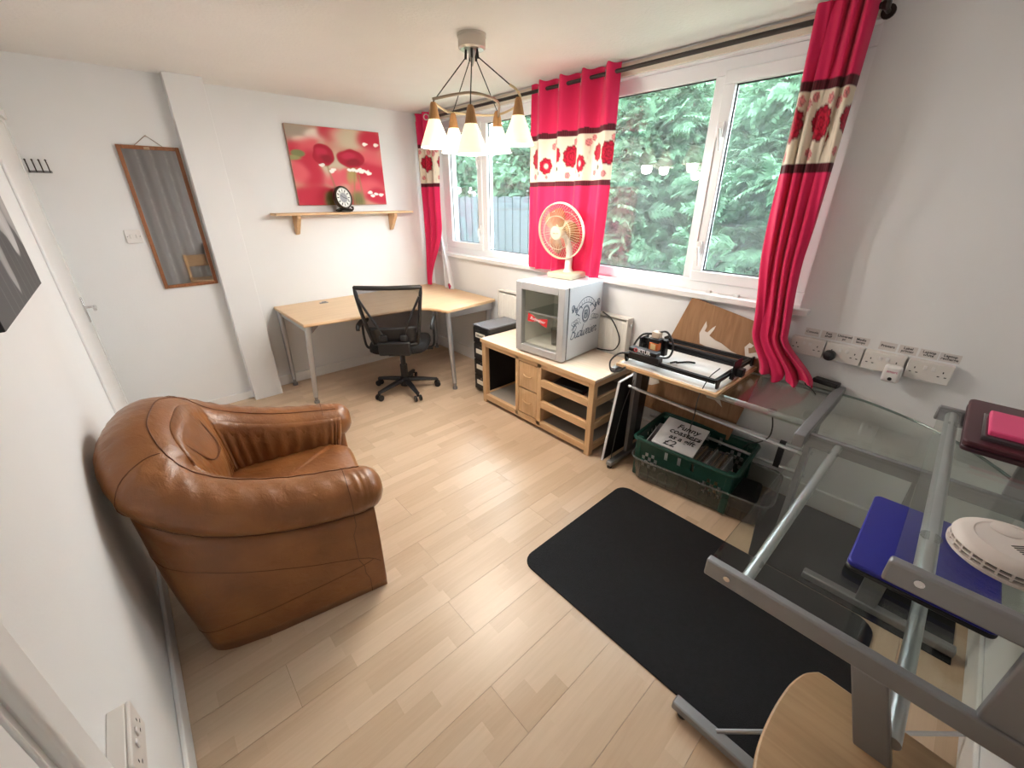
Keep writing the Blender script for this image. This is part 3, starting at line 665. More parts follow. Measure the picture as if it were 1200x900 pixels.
g_ = MB(rdo).box(2.430, 2.495, 1.497, 2.855, .828, .84)
g_.build('top_grille', RADM, rd, bev=.002)
MB(rdo).cyl((2.475, 1.52, .14), (2.475, 1.52, -.0), .008, n=10).cyl((2.475, 2.83, .14), (2.475, 2.83, 0), .008, n=10).build('pipe', RADM, rd)
MB(rdo).cyl((2.462, 1.485, .79), (2.462, 1.474, .79), .012, n=12).build('bleed_plug', CHROME, rd)

# ================================================================== WOOD CABINET
CX0, CX1, CY0, CY1, CH = 1.945, 2.415, 1.37, 2.505, .567
cb = thing('tv_cabinet', 'long low beech cabinet with open shelves and two drawers', 'cabinet', (2.18, 1.94, 0)); co = (2.18, 1.94, 0)
CABB = mat('grey_backing_board', (.36, .33, .29), .7, noise=.05)
MB(co).box(CX0-.008, CX1, CY0-.008, CY1+.008, CH-.022, CH).build('top', CABTOP, cb, bev=.004)
MB(co).box(CX0-.009, CX0-.0005, CY0-.008, CY1+.008, CH-.030, CH-.001).build('front_lip', BEECH, cb, bev=.002)
ps = .042
for (x, y) in ((CX0, CY0), (CX0, CY1-ps), (CX1-ps, CY0), (CX1-ps, CY1-ps)):
    MB(co).box(x, x+ps, y, y+ps, 0, CH-.022).build('post', BEECHZ, cb, bev=.003)
for y0, y1 in ((2.065, 2.10), (1.83, 1.87)):
    MB(co).box(CX0, CX0+.035, y0, y1, .04, CH-.022).build('front_stile', BEECHZ, cb, bev=.002)
    MB(co).box(CX0+.03, CX1-.02, y0+.004, y1-.004, .055, CH-.022).build('divider', BEECHX, cb, smooth=False)
MB(co).box(CX0, CX0+.035, CY0+ps, CY1-ps, .028, .075).build('front_rail', BEECH, cb, bev=.002)
MB(co).box(CX0, CX0+.035, CY0+ps, CY1-ps, CH-.062, CH-.0225).build('front_rail', BEECH, cb, bev=.002)
MB(co).box(CX0+.03, CX1-.01, CY0+.01, CY1-.01, .055, .07).build('base_board', CABB, cb, smooth=False)
MB(co).box(CX1-.018, CX1-.010, CY0+ps, CY1-ps, .06, CH-.022).build('back_board', CABB, cb, smooth=False)
for zz in (.375, .205):
    MB(co).box(CX0+.03, CX1-.02, CY0+.012, 1.832, zz-.012, zz).build('shelf', CABB, cb, smooth=False)
    MB(co).box(CX0, CX0+.03, CY0+ps, 1.83, zz-.012, zz+.042).build('shelf_front', BEECH, cb, bev=.002)
    MB(co).box(CX0+ps, CX1-ps, CY0+.002, CY0+.026, zz-.012, zz+.042).build('side_rail', BEECHX, cb, bev=.002)
MB(co).box(CX0+ps, CX1-ps, CY0+.002, CY0+.026, .028, .075).build('side_rail', BEECHX, cb, bev=.002)
MB(co).box(CX0+ps, CX1-ps, CY0+.002, CY0+.026, CH-.062, CH-.0225).build('side_rail', BEECHX, cb, bev=.002)
MB(co).box(CX0+ps, CX1-ps, CY1-.026, CY1-.002, .028, .075).build('side_rail', BEECHX, cb, bev=.002)
MB(co).box(CX0+ps, CX1-ps, CY1-.026, CY1-.002, CH-.062, CH-.0225).build('side_rail', BEECHX, cb, bev=.002)
for z0, z1 in ((.082, .285), (.295, .498)):
    dr = MB(co).box(CX0+.002, CX0+.022, 1.874, 2.061, z0, z1).build('drawer', BEECHZ, cb, bev=.003)
    MB(co).box(CX0+.022, CX1-.04, 1.88, 2.055, z0+.01, z1-.02).build('drawer_box', BEECHX, dr, smooth=False)
    zc = (z0+z1)/2
    MB(co).tube(cat_rom([(CX0+.003, 2.01, zc+.01), (CX0-.007, 2.0, zc+.004), (CX0-.008, 1.967, zc), (CX0-.007, 1.935, zc+.004), (CX0+.003, 1.925, zc+.01)], 4), .0045, 6).build('handle', BEECHZ, dr)
bx = thing('set_top_box', 'flat black box lying on the cabinet\'s upper shelf', 'box', (2.10, 1.65, .375), math.radians(12))
MB().box(-.11, .11, -.12, .12, 0, .045).build('case', BLACKP, bx, bev=.014, seg=3)
MB().box(-.112, -.108, -.06, .06, .012, .03).build('front_panel', TWB, bx)
# ================================================================== MINI FRIDGE (local: front faces -X, origin centre of base)
FRS = mat('silver_fridge_panel', (.62, .65, .69), .38, .35, noise=.02)
FRL = mat('fridge_liner', (.86, .84, .78), .5); FRD = mat('fridge_door_grey', (.50, .50, .51), .4, .4)
fr = thing('mini_fridge', 'silver glass-door mini fridge with a beer emblem on its side', 'fridge', (2.196, 1.915, CH), math.radians(4.0))
FW, FD, FH = .425, .445, .51
x0, x1, hw = -FD/2, FD/2, FW/2
MB().box(x0+.055, x1, hw-.02, hw, .012, FH).box(x0+.055, x1, -hw, -hw+.02, .012, FH).box(x0+.055, x1, -hw+.02, hw-.02, FH-.02, FH).box(x0+.055, x1, -hw+.02, hw-.02, .012, .05).box(x1-.03, x1, -hw+.02, hw-.02, .05, FH-.02).build('body', FRS, fr, bev=.003)
MB().box(x0+.06, x1-.034, hw-.03, hw-.021, .052, FH-.022).box(x0+.06, x1-.034, -hw+.021, -hw+.03, .052, FH-.022).box(x0+.06, x1-.034, -hw+.03, hw-.03, FH-.032, FH-.022).box(x0+.06, x1-.034, -hw+.03, hw-.03, .051, .062).box(x1-.044, x1-.034, -hw+.03, hw-.03, .062, FH-.032).build('liner', FRL, fr, smooth=False)
MB().box(x0+.044, x0+.055, -hw+.004, hw-.004, .016, FH-.004).build('door_seal', GASKET, fr) if False else None
sl = MB()
for q in ((-hw+.004, -hw+.03, .016, FH-.004), (hw-.03, hw-.004, .016, FH-.004)): sl.box(x0+.044, x0+.0555, *q)
sl.box(x0+.044, x0+.0555, -hw+.03, hw-.03, .016, .05).box(x0+.044, x0+.0555, -hw+.03, hw-.03, FH-.03, FH-.004).build('door_seal', GASKET, fr, smooth=False)
b_ = .052
dr = MB().box(x0, x0+.044, -hw, -hw+b_, .012, FH).box(x0, x0+.044, hw-b_, hw, .012, FH).box(x0, x0+.044, -hw+b_, hw-b_, .012, .012+b_).box(x0, x0+.044, -hw+b_, hw-b_, FH-b_, FH).build('door', FRD, fr, bev=.004)
MB().box(x0+.014, x0+.019, -hw+b_-.002, hw-b_+.002, .012+b_-.002, FH-b_+.002).build('door_glass', glass('fridge_glass', (.97, .97, .95), 1.5, .8), dr, smooth=False)
MB().box(x0+.075, x1-.05, -hw+.035, hw-.035, .285, .289).build('glass_shelf', glass('shelf_glass', (.80, .88, .86), 1.5, 1.2), fr, smooth=False)
MB().box(x0+.07, x0+.078, -hw+.035, hw-.035, .282, .293).build('shelf_trim', FRD, fr)
for (xx_, yy_) in ((-.17, -.17), (-.17, .17), (.17, -.17), (.17, .17)): MB().cyl((xx_, yy_, 0), (xx_, yy_, .014), .016, n=12).build('foot', BLACKP, fr)
# bow-tie badge printed on the glass
BTR = mat('bow_tie_red', (.55, .02, .025), .5)
bt = MB().prism([(-.088, .030), (-.040, .020), (0, .006), (.040, .020), (.088, .030), (.088, -.030), (.040, -.024), (0, -.006), (-.040, -.024), (-.088, -.030)], 0, .001, frame((x0+.0125, .02, .262), (0, -1, -.10), (0, .10, 1))).build('bow_tie_badge', BTR, dr)
text('Budweiser', .030, PAPER, dr, frame((x0+.0112, .02, .262), (0, -1, -.10), (0, .10, 1)), shear=.35, bold=.0004, sx=1.05)
# emblem and name on the side panel (faces -Y)
EMB = mat('emblem_print', (.07, .10, .15), .6); side = frame((.03, -hw-.0006, .305), (1, 0, 0), (0, 0, 1))
em = MB()
def stroke(pts, r=.0016): em.tube([(p[0]*1.08, p[1]*1.12, 0) for p in pts], r*1.3, 5, flat=.25)
arc = lambda cx, cy, rx, ry, a0, a1, n=20: [(cx+rx*math.cos(a0+(a1-a0)*i/n), cy+ry*math.sin(a0+(a1-a0)*i/n)) for i in range(n+1)]
for k in (1, .86): stroke(arc(0, 0, .040*k, .052*k, 0, 2*PI, 28), .0022)
for k in range(7): stroke([(-.018+.006*k, .026-.0*k), (-.022+.007*k, -.026)], .0013)
stroke(arc(0, -.012, .016, .016, 0, 2*PI), .0018); stroke(arc(0, .012, .014, .012, 0, 2*PI), .0018)
for rr in (.055, .088): stroke(arc(0, -.06, .115+rr*.25, .075+rr, .55, PI-.55, 26), .0022)
for i in range(9):
    a = .75+(PI-1.5)*i/8; stroke([(.125*math.cos(a), -.06+.137*math.sin(a)), (.131*math.cos(a), -.06+.153*math.sin(a))], .0018)
for s in (-1, 1):
    stroke([(s*.112, .025), (s*.118, .055), (s*.100, .048), (s*.104, .018), (s*.07, .0)], .0034)
    for k in range(3): stroke(arc(s*(.085+.022*k), -.028-.006*k, .020, .014, 0, 2*PI, 12), .0014)
    for k in range(5): stroke([(s*(.05+.022*k), -.050-.004*(k % 2)), (s*(.063+.022*k), -.043)], .0016)
    stroke(arc(s*.140, .055, .013, .017, 0, 2*PI, 12), .003); stroke([(s*.135, .035), (s*.150, .028), (s*.128, .07)], .003)
    stroke(arc(s*.062, .040, .016, .012, 0, PI, 8), .0035)
eo = em.build('emblem', EMB, fr); eo.matrix_local = side
GL = {'B': (.56, [[(.05, 0), (.12, .45), (.2, .95)], [(-.05, .72), (.08, .95), (.35, 1.02), (.52, .85), (.42, .6), (.2, .52), (.47, .45), (.53, .2), (.3, -.02), (.02, .06)]]),
      'u': (.46, [[(0, .45), (.06, .15), (.12, 0), (.25, .05), (.36, .45), (.33, .1), (.40, 0), (.5, .1)]]), 'd': (.50, [[(.35, .42), (.15, .45), (.02, .2), (.12, 0), (.3, .1), (.42, .5), (.5, .98), (.40, .3), (.42, .02), (.53, .1)]]),
      'w': (.60, [[(0, .45), (.04, .1), (.15, 0), (.28, .42), (.27, .08), (.36, 0), (.5, .15), (.53, .47), (.62, .38)]]), 'e': (.33, [[(0, .1), (.25, .3), (.24, .46), (.12, .45), (.04, .2), (.14, 0), (.35, .12)]]),
      'i': (.24, [[(.02, .2), (.12, .46), (.08, .1), (.15, 0), (.25, .1)], [(.15, .62), (.16, .66)]]), 's': (.27, [[(0, .1), (.15, .46), (.2, .25), (.2, .05), (.08, 0), (.02, .06)]]), 'r': (.40, [[(0, .2), (.08, .48), (.12, .4), (.24, .43), (.2, .1), (.28, 0), (.42, .14)]])}
wm = MB(); px_ = 0
for ch in 'Budweiser':
    adv, sts = GL[ch]
    for st_ in sts: wm.tube(cat_rom([((px_+x+.28*y)*.086-.165, y*.086, 0) for x, y in st_], 6), .0031, 6, flat=.25)
    px_ += adv
wo_ = wm.build('lettering', EMB, fr); wo_.matrix_local = frame((.025, -hw-.0006, .155), (1, 0, .0), (0, 0, 1))
# tumbler inside
tb = prop(MB((2.13, 1.875, CH+.0625)).lathe([(.0, .001), (.030, .001), (.036, .12), (.034, .12), (.028, .008), (0, .008)], c=(2.13, 1.875, CH+.0625), n=24).build('drinking_glass', glass('tumbler_glass', (.86, .88, .88), 1.5, 2.0)), 'clear drinking glass standing inside the mini fridge', 'glass')
# power lead of the fridge
lead = MB().tube(cat_rom([(2.41, 1.685, .86), (2.425, 1.62, .82), (2.43, 1.56, .74), (2.42, 1.53, .67), (2.41, 1.56, .605), (2.405, 1.64, .585), (2.40, 1.70, .582)], 8), .0045, 6).build('power_lead', CORD)
prop(lead, 'black power lead looping out behind the mini fridge', 'cable')

# ================================================================== DESK FAN (local: faces -X)
FANC = mat('cream_fan_plastic', (.56, .50, .36), .6); FANW = mat('white_fan_plastic', (.78, .76, .70), .4)
fan = thing('desk_fan', 'cream desk fan with round wire cage standing on the fridge', 'fan', (2.335, 1.965, CH+FH), math.radians(6))
MB().box(-.11, .09, -.105, .105, 0, .038).build('base', FANC, fan, bev=.008, seg=3)
MB().box(-.108, -.098, -.06, .06, .012, .026).build('switch_panel', FANW, fan, bev=.002)
MB().tube(cat_rom([(0, 0, .035), (.0, 0, .09), (.02, .012, .17), (.02, .04, .27)], 5), [.040, .034, .028, .026, .026, .026, .026, .026, .024, .024, .022, .022, .022, .022, .022, .022], 14).build('neck', FANW, fan)
tilt = Matrix.Translation((-.045, .045, .31)) @ Matrix.Rotation(math.radians(-8), 4, 'Y') @ Matrix.Rotation(-PI/2, 4, 'Y')  # local z -> -X
MB().lathe([(0, -.13), (.045, -.125), (.058, -.10), (.058, -.04), (.03, -.025), (0, -.025)], n=24, Mx=tilt).build('motor_housing', FANW, fan)
MB().lathe([(0, .030), (.022, .028), (.030, .015), (.030, -.03), (0, -.03)], n=20, Mx=tilt).build('blade_hub', FANC, fan)
FBL = glass('smoked_fan_blade', (.82, .70, .48), 1.4, 1.0, haze=.28, hazec=(.62, .48, .26))
for k in range(3):
    rows = []
    for i in range(8):
        r = .025+.125*i/7; wv = .55+.55*math.sin(PI*min(1, .15+.8*i/7))
        rows.append([tilt @ Matrix.Rotation(2*PI*k/3+.5, 4, 'Z') @ Vector((r*math.cos(wv*(j/6-.5)*1.4), r*math.sin(wv*(j/6-.5)*1.4), .022*(j/6-.5)*2)) for j in range(7)])
    MB().grid(rows).build('blade', FBL, fan, ang=80, solid=.0015)
R = .185
cage = MB()
def rim(r, z, w): cage.tube([tilt @ Vector((r*math.cos(2*PI*k/48), r*math.sin(2*PI*k/48), z)) for k in range(48)], w, 5, closed=True)
rim(R, 0, .006); rim(R, .012, .004)
for r, z in ((.045, .058), (.11, .052)): rim(r, z, .0016)
for r, z in ((.06, -.062), (.12, -.05)): rim(r, z, .0016)
for k in range(56):
    a = 2*PI*k/56; c_, s_ = math.cos(a), math.sin(a)
    cage.tube([tilt @ Vector((r*math.cos(a+.25*(1-r/R)), r*math.sin(a+.25*(1-r/R)), z)) for r, z in ((.042, .058), (.10, .055), (.155, .038), (R, .008))], .0011, 3, cap=False)
    cage.tube([tilt @ Vector((r*c_, r*s_, z)) for r, z in ((.055, -.064), (.11, -.056), (.16, -.036), (R, -.004))], .0011, 3, cap=False)
cage.build('wire_cage', mat('cage_wire', (.70, .64, .50), .35, .3), fan)
MB().lathe([(0, .066), (.040, .064), (.044, .058), (.0, .052)], n=24, Mx=tilt).build('cage_badge', FANC, fan)
text('ELECTRIC', .011, INK, fan, tilt @ Matrix.Translation((0, 0, .0665)) @ Matrix.Rotation(PI/2, 4, 'Z'))

# ================================================================== SHELF, CLOCK, PICTURES, MIRROR
shf = thing('wall_shelf', 'narrow beech wall shelf on two wooden brackets', 'shelf', (1.59, YF, 1.47)); so_ = (1.59, YF, 1.47)
MB(so_).box(.975, 2.20, YF-.18, YF, 1.467, 1.485).build('board', BEECHX, shf, bev=.003)
for x in (1.155, 2.035):
    MB(so_).prism([(0, 0), (-.135, 0), (-.135, -.022), (-.03, -.15), (0, -.16)], x-.016, x+.016, frame((0, YF, 1.467), (0, 1, 0), (0, 0, 1))).build('bracket', BEECHZ, shf, bev=.003)
ck = thing('mantel_clock', 'round dark-rimmed clock with roman dial on a scrolled foot', 'clock', (1.545, 3.90, 1.485), math.radians(20))
BRZ = mat('dark_bronze', (.06, .045, .035), .35, .7)
fm = frame((0, 0, .115), (1, 0, 0), (0, .12, 1))   # local z -> -Y
MB().lathe([(0, -.03), (.080, -.03), (.092, -.01), (.094, .012), (.086, .024), (.079, .022), (.078, .012), (0, .012)], n=40, Mx=fm).build('case', BRZ, ck)
def clockcol(u, v):
    x, y = (u-.5)*2, (v-.5)*2; d = np.hypot(x, y); c = np.broadcast_to(np.array((.80, .79, .74)), u.shape+(3,)).copy(); a = np.arctan2(y, x)
    for k in range(12):
        da = np.abs((a-k*PI/6+PI) % (2*PI)-PI); c[(da*d < .045) & (d > .60) & (d < .86)] = (.04, .04, .05)
        da2 = np.abs((a-k*PI/6-.11+PI) % (2*PI)-PI); 
        if k % 3: c[(da2*d < .02) & (d > .62) & (d < .84)] = (.05, .05, .06)
    c[(np.abs(d-.55) < .02) | (np.abs(d-.93) < .015)] = (.12, .12, .12)
    inner = d < .50; c[inner] = np.where((np.sin(a*16)*np.sin(d*30) > 0)[..., None], np.array((.42, .42, .44)), np.array((.24, .24, .26)))[inner]
    return c
def clockP(u, v):
    p = np.stack([(u-.5), (v-.5)], -1)*2; 
    m = np.maximum(np.abs(p[..., 0]), np.abs(p[..., 1])); r = np.hypot(p[..., 0], p[..., 1])+1e-9; q = p*(m/r)[..., None]*.079
    f = np.array(fm); return tuple(f[i, 0]*q[..., 0]+f[i, 1]*q[..., 1]+f[i, 2]*.0135+f[i, 3] for i in range(3))
def clockcol2(u, v):
    p = np.stack([(u-.5), (v-.5)], -1)*2; m = np.maximum(np.abs(p[..., 0]), np.abs(p[..., 1])); r = np.hypot(p[..., 0], p[..., 1])+1e-9; q = p*(m/r)[..., None]
    return clockcol(q[..., 0]*.5+.5, q[..., 1]*.5+.5)
PRINT = attr_mat('printed_picture', .55)
col_grid('dial', PRINT, ck, 90, 90, clockP, clockcol2)
hd = MB()
for ang, L in ((2.6, .036), (-.3, .055)): hd.tube([(0, 0, .017), (L*math.cos(ang), L*math.sin(ang), .017)], .002, 5)
ho = hd.build('hands', INK, ck); ho.matrix_local = fm
MB().tube(cat_rom([(-.085, 0, .012), (-.06, 0, .020), (0, 0, .026), (.06, 0, .020), (.085, 0, .012)], 5), .012, 8, flat=.9).tube(cat_rom([(.07, 0, .012), (.095, 0, .018), (.10, 0, .036), (.085, 0, .04)], 5), .008, 8).box(-.05, .05, -.025, .025, 0, .014).build('foot', BRZ, ck, bev=.004)

def blob(c, u, v, cx, cy, rx, ry, col, s=.5, k=1.0):
    d = np.hypot((u-cx)/rx, (v-cy)/ry); m = (1/(1+np.exp((d-1)/s*4)))[..., None]*k; c[:] = c*(1-m)+np.array(col)*m
def nse(u, v, f, sd):
    g = np.random.default_rng(sd); o = np.zeros_like(u)
    for _ in range(10):
        a, p = g.random()*2*PI, g.random()*2*PI; w_ = f*(.6+.8*g.random()); o += np.sin((u*math.cos(a)+v*math.sin(a))*w_*2*PI+p)
    return o/10**.5/1.5
def poppy(u, v):       # u right 0..1, v up 0..1
    R1, R2, R3 = srgb(196, 40, 66), srgb(222, 96, 106), srgb(160, 24, 50); BE, GR = srgb(205, 190, 165), srgb(120, 115, 70)
    c = np.broadcast_to(np.array(srgb(200, 150, 130)), u.shape+(3,)).copy()
    u2 = u+.02*nse(u, v, 3, 1); v2 = v+.02*nse(u, v, 3, 2)
    for a in ((.08, .9, .2, .16, srgb(165, 155, 140), .8), (.3, .9, .12, .07, srgb(238, 228, 215), .5), (.15, .82, .10, .06, srgb(235, 222, 205), .5), (.42, .93, .10, .10, R1, .5), (.52, .9, .08, .08, R2, .6),
              (.68, .88, .22, .12, BE, .6), (.9, .88, .16, .16, R1, .4), (.08, .68, .14, .14, R1, .5), (.25, .75, .16, .12, R2, .7), (.2, .45, .17, .24, R1, .4), (.05, .42, .10, .14, R2, .5), (.45, .45, .12, .25, BE, .6),
              (.42, .36, .12, .12, R2, .5), (.55, .38, .07, .10, R2, .4), (.84, .62, .22, .14, R2, .7), (.85, .4, .25, .2, R1, .4), (.62, .3, .06, .25, srgb(170, 150, 95), .5), (.35, .62, .05, .2, BE, .6),
              (.2, .10, .30, .16, R1, .3), (.75, .22, .2, .14, R2, .5), (.92, .12, .14, .12, R1, .4), (.35, .06, .08, .10, GR, .5), (.66, .08, .09, .12, GR, .6), (.5, .05, .10, .10, R3, .6)):
        blob(c, u2, v2, a[0], a[1], a[2], a[3], a[4], a[5])
    blob(c, u, v, .08, .655, .07, .045, srgb(125, 130, 85), .25)
    blob(c, u, v, .01, .60, .09, .03, srgb(150, 150, 100), .4)
    for cx, cy, rx, ry in ((.335, .655, .115, .135), (.63, .63, .155, .12)):
        w_ = .012*nse(u, v, 7, 5); blob(c, u+w_, v-w_, cx, cy, rx, ry, srgb(172, 18, 48), .10)
        blob(c, u+w_*2, v, cx-.02, cy+.03, rx*.6, ry*.4, srgb(196, 40, 72), .5); blob(c, u-w_*2, v, cx+.03, cy-.05, rx*.7, ry*.4, srgb(140, 10, 35), .5)
    for x0, x1, y1 in ((.36, .45, .52), (.66, .60, .50), (.70, .72, .42)):
        xx_ = x0+(x1-x0)*(1-v/y1); m = (np.exp(-((u-xx_)/.010)**2)*(v < y1))[..., None]*.6; c[:] = c*(1-m)+np.array(srgb(140, 130, 80))*m
    for (x, y) in ((.60, .475), (.645, .48), (.685, .47), (.72, .48), (.76, .47), (.80, .455), (.83, .44), (.74, .455), (.42, .47), (.40, .45), (.82, .83), (.95, .83), (.84, .13), (.88, .15), (.94, .14), (.81, .17), (.30, .52)):
        w_ = .01*nse(u, v, 12, int(x*100)); blob(c, u+w_, v+w_, x, y, .028, .022, srgb(250, 246, 240), .25, .95)
    for k in range(14):
        x0 = .3+.03*k; m = (np.exp(-((u-x0-.05*v)/.004)**2)*(v < .10))[..., None]*.5; c[:] = c*(1-m)+np.array(srgb(95, 100, 60))*m
    return c
pp = thing('poppy_canvas', 'canvas print of red poppies above the wall shelf', 'picture', (1.605, YF, 1.54)); ppo = (1.605, YF, 1.54)
MB(ppo).box(1.208, 2.002, YF-.034, YF, 1.541, 2.137).build('canvas', mat('canvas_edge', (.42, .25, .20), .8), pp, bev=.003)
col_grid('print', PRINT, pp, 200, 150, lambda u, v: (1.209+.792*u-1.605, np.full_like(u, -.0348), 1.542+.594*v-1.54), poppy)

def lily(u, v):
    c = np.broadcast_to(np.array((.08, .08, .085)), u.shape+(3,)).copy()
    w_ = .015*nse(u, v, 5, 9)
    for cx, cy, an, L, wd, cl in ((.70, .60, -1.30, .42, .17, .50), (.88, .66, -1.25, .46, .15, .40), (.42, .50, -1.45, .45, .10, .36), (.22, .62, -1.9, .42, .10, .30), (.9, .8, -.5, .35, .09, .34), (.5, .9, 1.4, .3, .12, .40), (.2, .88, 2.2, .35, .1, .34)):
        dx, dy = u-cx+w_, v-cy; a = dx*math.cos(an)+dy*math.sin(an); b = -dx*math.sin(an)+dy*math.cos(an)
        d = np.hypot(a/L, b/(wd*(1.1-.5*a/L))); m = soft(d-1, .06)[..., None]; sh = cl*(.75+.25*np.cos(b/wd*3)); c[:] = c*(1-m)+np.stack([sh, sh, sh*1.02], -1)*m
    for k in range(9):
        x0 = .1+.1*k; m = (np.exp(-((u-x0-.12*(1-v))/.004)**2)*(v < .55))[..., None]*.35; c[:] = c*(1-m)+.30*m
    return c
lc = thing('flower_canvas', 'grey and black flower canvas on the wall by the door', 'picture', (XL, 1.95, 1.32)); lco = (XL, 1.95, 1.32)
CZ0, CZ1, CYA, CYB = 1.315, 1.905, 1.47, 2.28
MB(lco).box(XL, XL+.034, CYA, CYB, CZ0, CZ1).build('canvas', mat('black_canvas_edge', (.015, .015, .016), .8), lc, bev=.002)
col_grid('print', PRINT, lc, 150, 110, lambda u, v: (np.full_like(u, .0347), CYA+.001+(CYB-CYA-.002)*u-1.95, CZ0+.001+(CZ1-CZ0-.002)*v-1.32), lily)

mr = thing('wall_mirror', 'tall mirror in a reddish wooden frame hung on a cord', 'mirror', (.31, YD, 1.0)); mo = (.31, YD, 1.0)
REDW = wood('reddish_frame_wood', (.20, .075, .03), (.32, .13, .055), 'Z', 8, .4)
MX0, MX1, MZ0, MZ1 = .147, .474, .996, 1.911
for q in ((MX0, MX0+.022, MZ0, MZ1), (MX1-.022, MX1, MZ0, MZ1), (MX0+.022, MX1-.022, MZ0, MZ0+.022), (MX0+.022, MX1-.022, MZ1-.022, MZ1)):
    MB(mo).box(q[0], q[1], YD-.022, YD-.002, q[2], q[3]).build('frame_bar', REDW, mr, bev=.003)
MB(mo).box(MX0+.02, MX1-.02, YD-.010, YD-.003, MZ0+.02, MZ1-.02).build('mirror_glass', mat('mirror_silver', (.80, .80, .80), .03, 1), mr, smooth=False)
MB(mo).tube([(.235, YD-.012, 1.905), (.315, YD-.006, 1.972), (.395, YD-.012, 1.905)], .002, 5).cyl((.315, YD, 1.970), (.315, YD-.014, 1.970), .003, n=8).build('hanging_cord', mat('string', (.35, .25, .17), .8), mr)
MB(mo).box(.285, .315, YD-.026, YD-.02, 1.888, 1.905).build('cord_knot', mat('string_knot', (.42, .30, .20), .8), mr, bev=.003)
sw = thing('light_switch', 'white double wall switch plate beside the framed mirror', 'switch', (.078, YD, 1.36)); swo = (.078, YD, 1.36)
MB(swo).box(.004, .150, YD-.011, YD, 1.316, 1.402).build('plate', WHITEP, sw, bev=.003) if False else MB(swo).box(.036, .122, YD-.011, YD, 1.316, 1.402).build('plate', WHITEP, sw, bev=.003)
for x in (.063, .095): MB(swo).box(x-.006, x+.006, YD-.017, YD-.010, 1.347, 1.371).build('rocker', WHITEP, sw, bev=.002)
for x in (.046, .112): MB(swo).cyl((x, YD-.011, 1.359), (x, YD-.0125, 1.359), .003, n=8).build('screw', GREYM, sw)
hk = thing('hook_rail', 'small metal rail of four coat hooks near the door corner', 'hooks', (-.235, YD, 1.74)); hko = (-.235, YD, 1.74)
MB(hko).box(-.285, -.185, YD-.006, YD, 1.735, 1.748).build('rail', GREYM, hk, bev=.001)
for k in range(4):
    x = -.277+.028*k
    MB(hko).tube(cat_rom([(x, YD-.005, 1.738), (x, YD-.03, 1.742), (x, YD-.035, 1.77), (x-.002, YD-.02, 1.80)], 4), .003, 6).lathe([(0, -.006), (.006, 0), (0, .006)], c=(x-.002, YD-.02, 1.803), n=8).build('hook', BRZ, hk)

# ================================================================== SOCKETS
SOCK = mat('socket_plastic', (.74, .70, .66), .4); HOLE = mat('socket_slot', (.02, .02, .02), .7)
def socket(label, M4, group, lone=False, hide=()):
    """double socket, local x along the wall, y up, z out"""
    t = thing('double_socket', label, 'socket', group=group); t.matrix_world = M4
    MB().box(-.073, .073, -.043, .043, 0, .030).build('back_box', SOCK, t, bev=.003)
    MB().box(-.0735, .0735, -.0435, .0435, .030, .038).build('face_plate', SOCK, t, bev=.003)
    for s in (-1, 1):
        MB().box(s*.013-.006, s*.013+.006, .008, .026, .038, .0415).build('rocker', WHITEP, t, bev=.0015)
        h = MB(); cx = s*.046
        h.box(cx-.002, cx+.002, .006, .014, .0375, .0383).box(cx-.015, cx-.007, -.012, -.008, .0375, .0383).box(cx+.007, cx+.015, -.012, -.008, .0375, .0383)
        h.build('pin_slots', HOLE, t, smooth=False)
    return t
SG = 'double sockets in a row on the window wall'
names = ['double socket at the curtain end of the wall row', 'double socket with a round black plug in it', 'double socket with a white plug-in gadget', 'double socket at the clear end of the wall row']
ys = [.455, .302, .149, -.006]
for y, nm in zip(ys, names): socket(nm, frame((XR, y, .903), (0, -1, 0), (0, 0, 1)), SG)
socket('surface-mounted double socket low on the wall near the armchair', frame((XL, .835, .605), (0, 1, 0), (0, 0, 1)), None)
pg = thing('black_plug', 'round black mains plug pushed into a wall socket', 'plug', (XR-.038, .348, .888))
MB().lathe([(0, 0), (.024, 0), (.027, .012), (.024, .028), (.012, .034), (0, .035)], n=20, Mx=frame((0, 0, 0), (0, -1, 0), (0, 0, 1))).build('plug_body', BLACKP, pg)
gd = thing('plug_in_gadget', 'white rounded plug-in gadget with a dark sensor dot', 'adapter', (XR-.038, .103, .872)); 
MB().box(-.035, 0, -.032, .032, -.045, .035).build('case', WHITEP, gd, bev=.012, seg=3)
MB().cyl((-.0345, .0, -.026), (-.0365, .0, -.026), .008, n=14).build('sensor', HOLE, gd)
text('smart', .016, mat('pink_print', (.65, .25, .35), .6), gd, frame((-.0358, 0, .008), (0, -1, 0), (0, 0, 1)), bold=.0004)
labs = [('Console', .455), ('Fast\nshelf', .385), ('Universal\npc', .32), ('Media\nlamps', .255), ('Printers', .155), ('Label\nprinter', .085), ('Laptop\nwhite', .015), ('Laptop\nrecharge', -.035)]
LABM = mat('grey_label_tape', (.68, .64, .62), .6)
for body, y in labs:
    first = body.split('\n')[0].lower()
    w_ = .062 if body != 'Laptop\nrecharge' else .066
    yc = y if body != 'Laptop\nrecharge' else -.052
    t = thing('socket_label', 'small label reading %s stuck above the sockets' % body.replace('\n', ' '), 'label', (XR, yc, .972), group='labels above the sockets')
    MB().box(-.0012, 0, -w_/2, w_/2, -.019, .019).build('tape', LABM, t, smooth=False)
    text(body, .0155, INK, t, frame((-.0016, 0, .001), (0, -1, 0), (0, 0, 1)), bold=.0003)
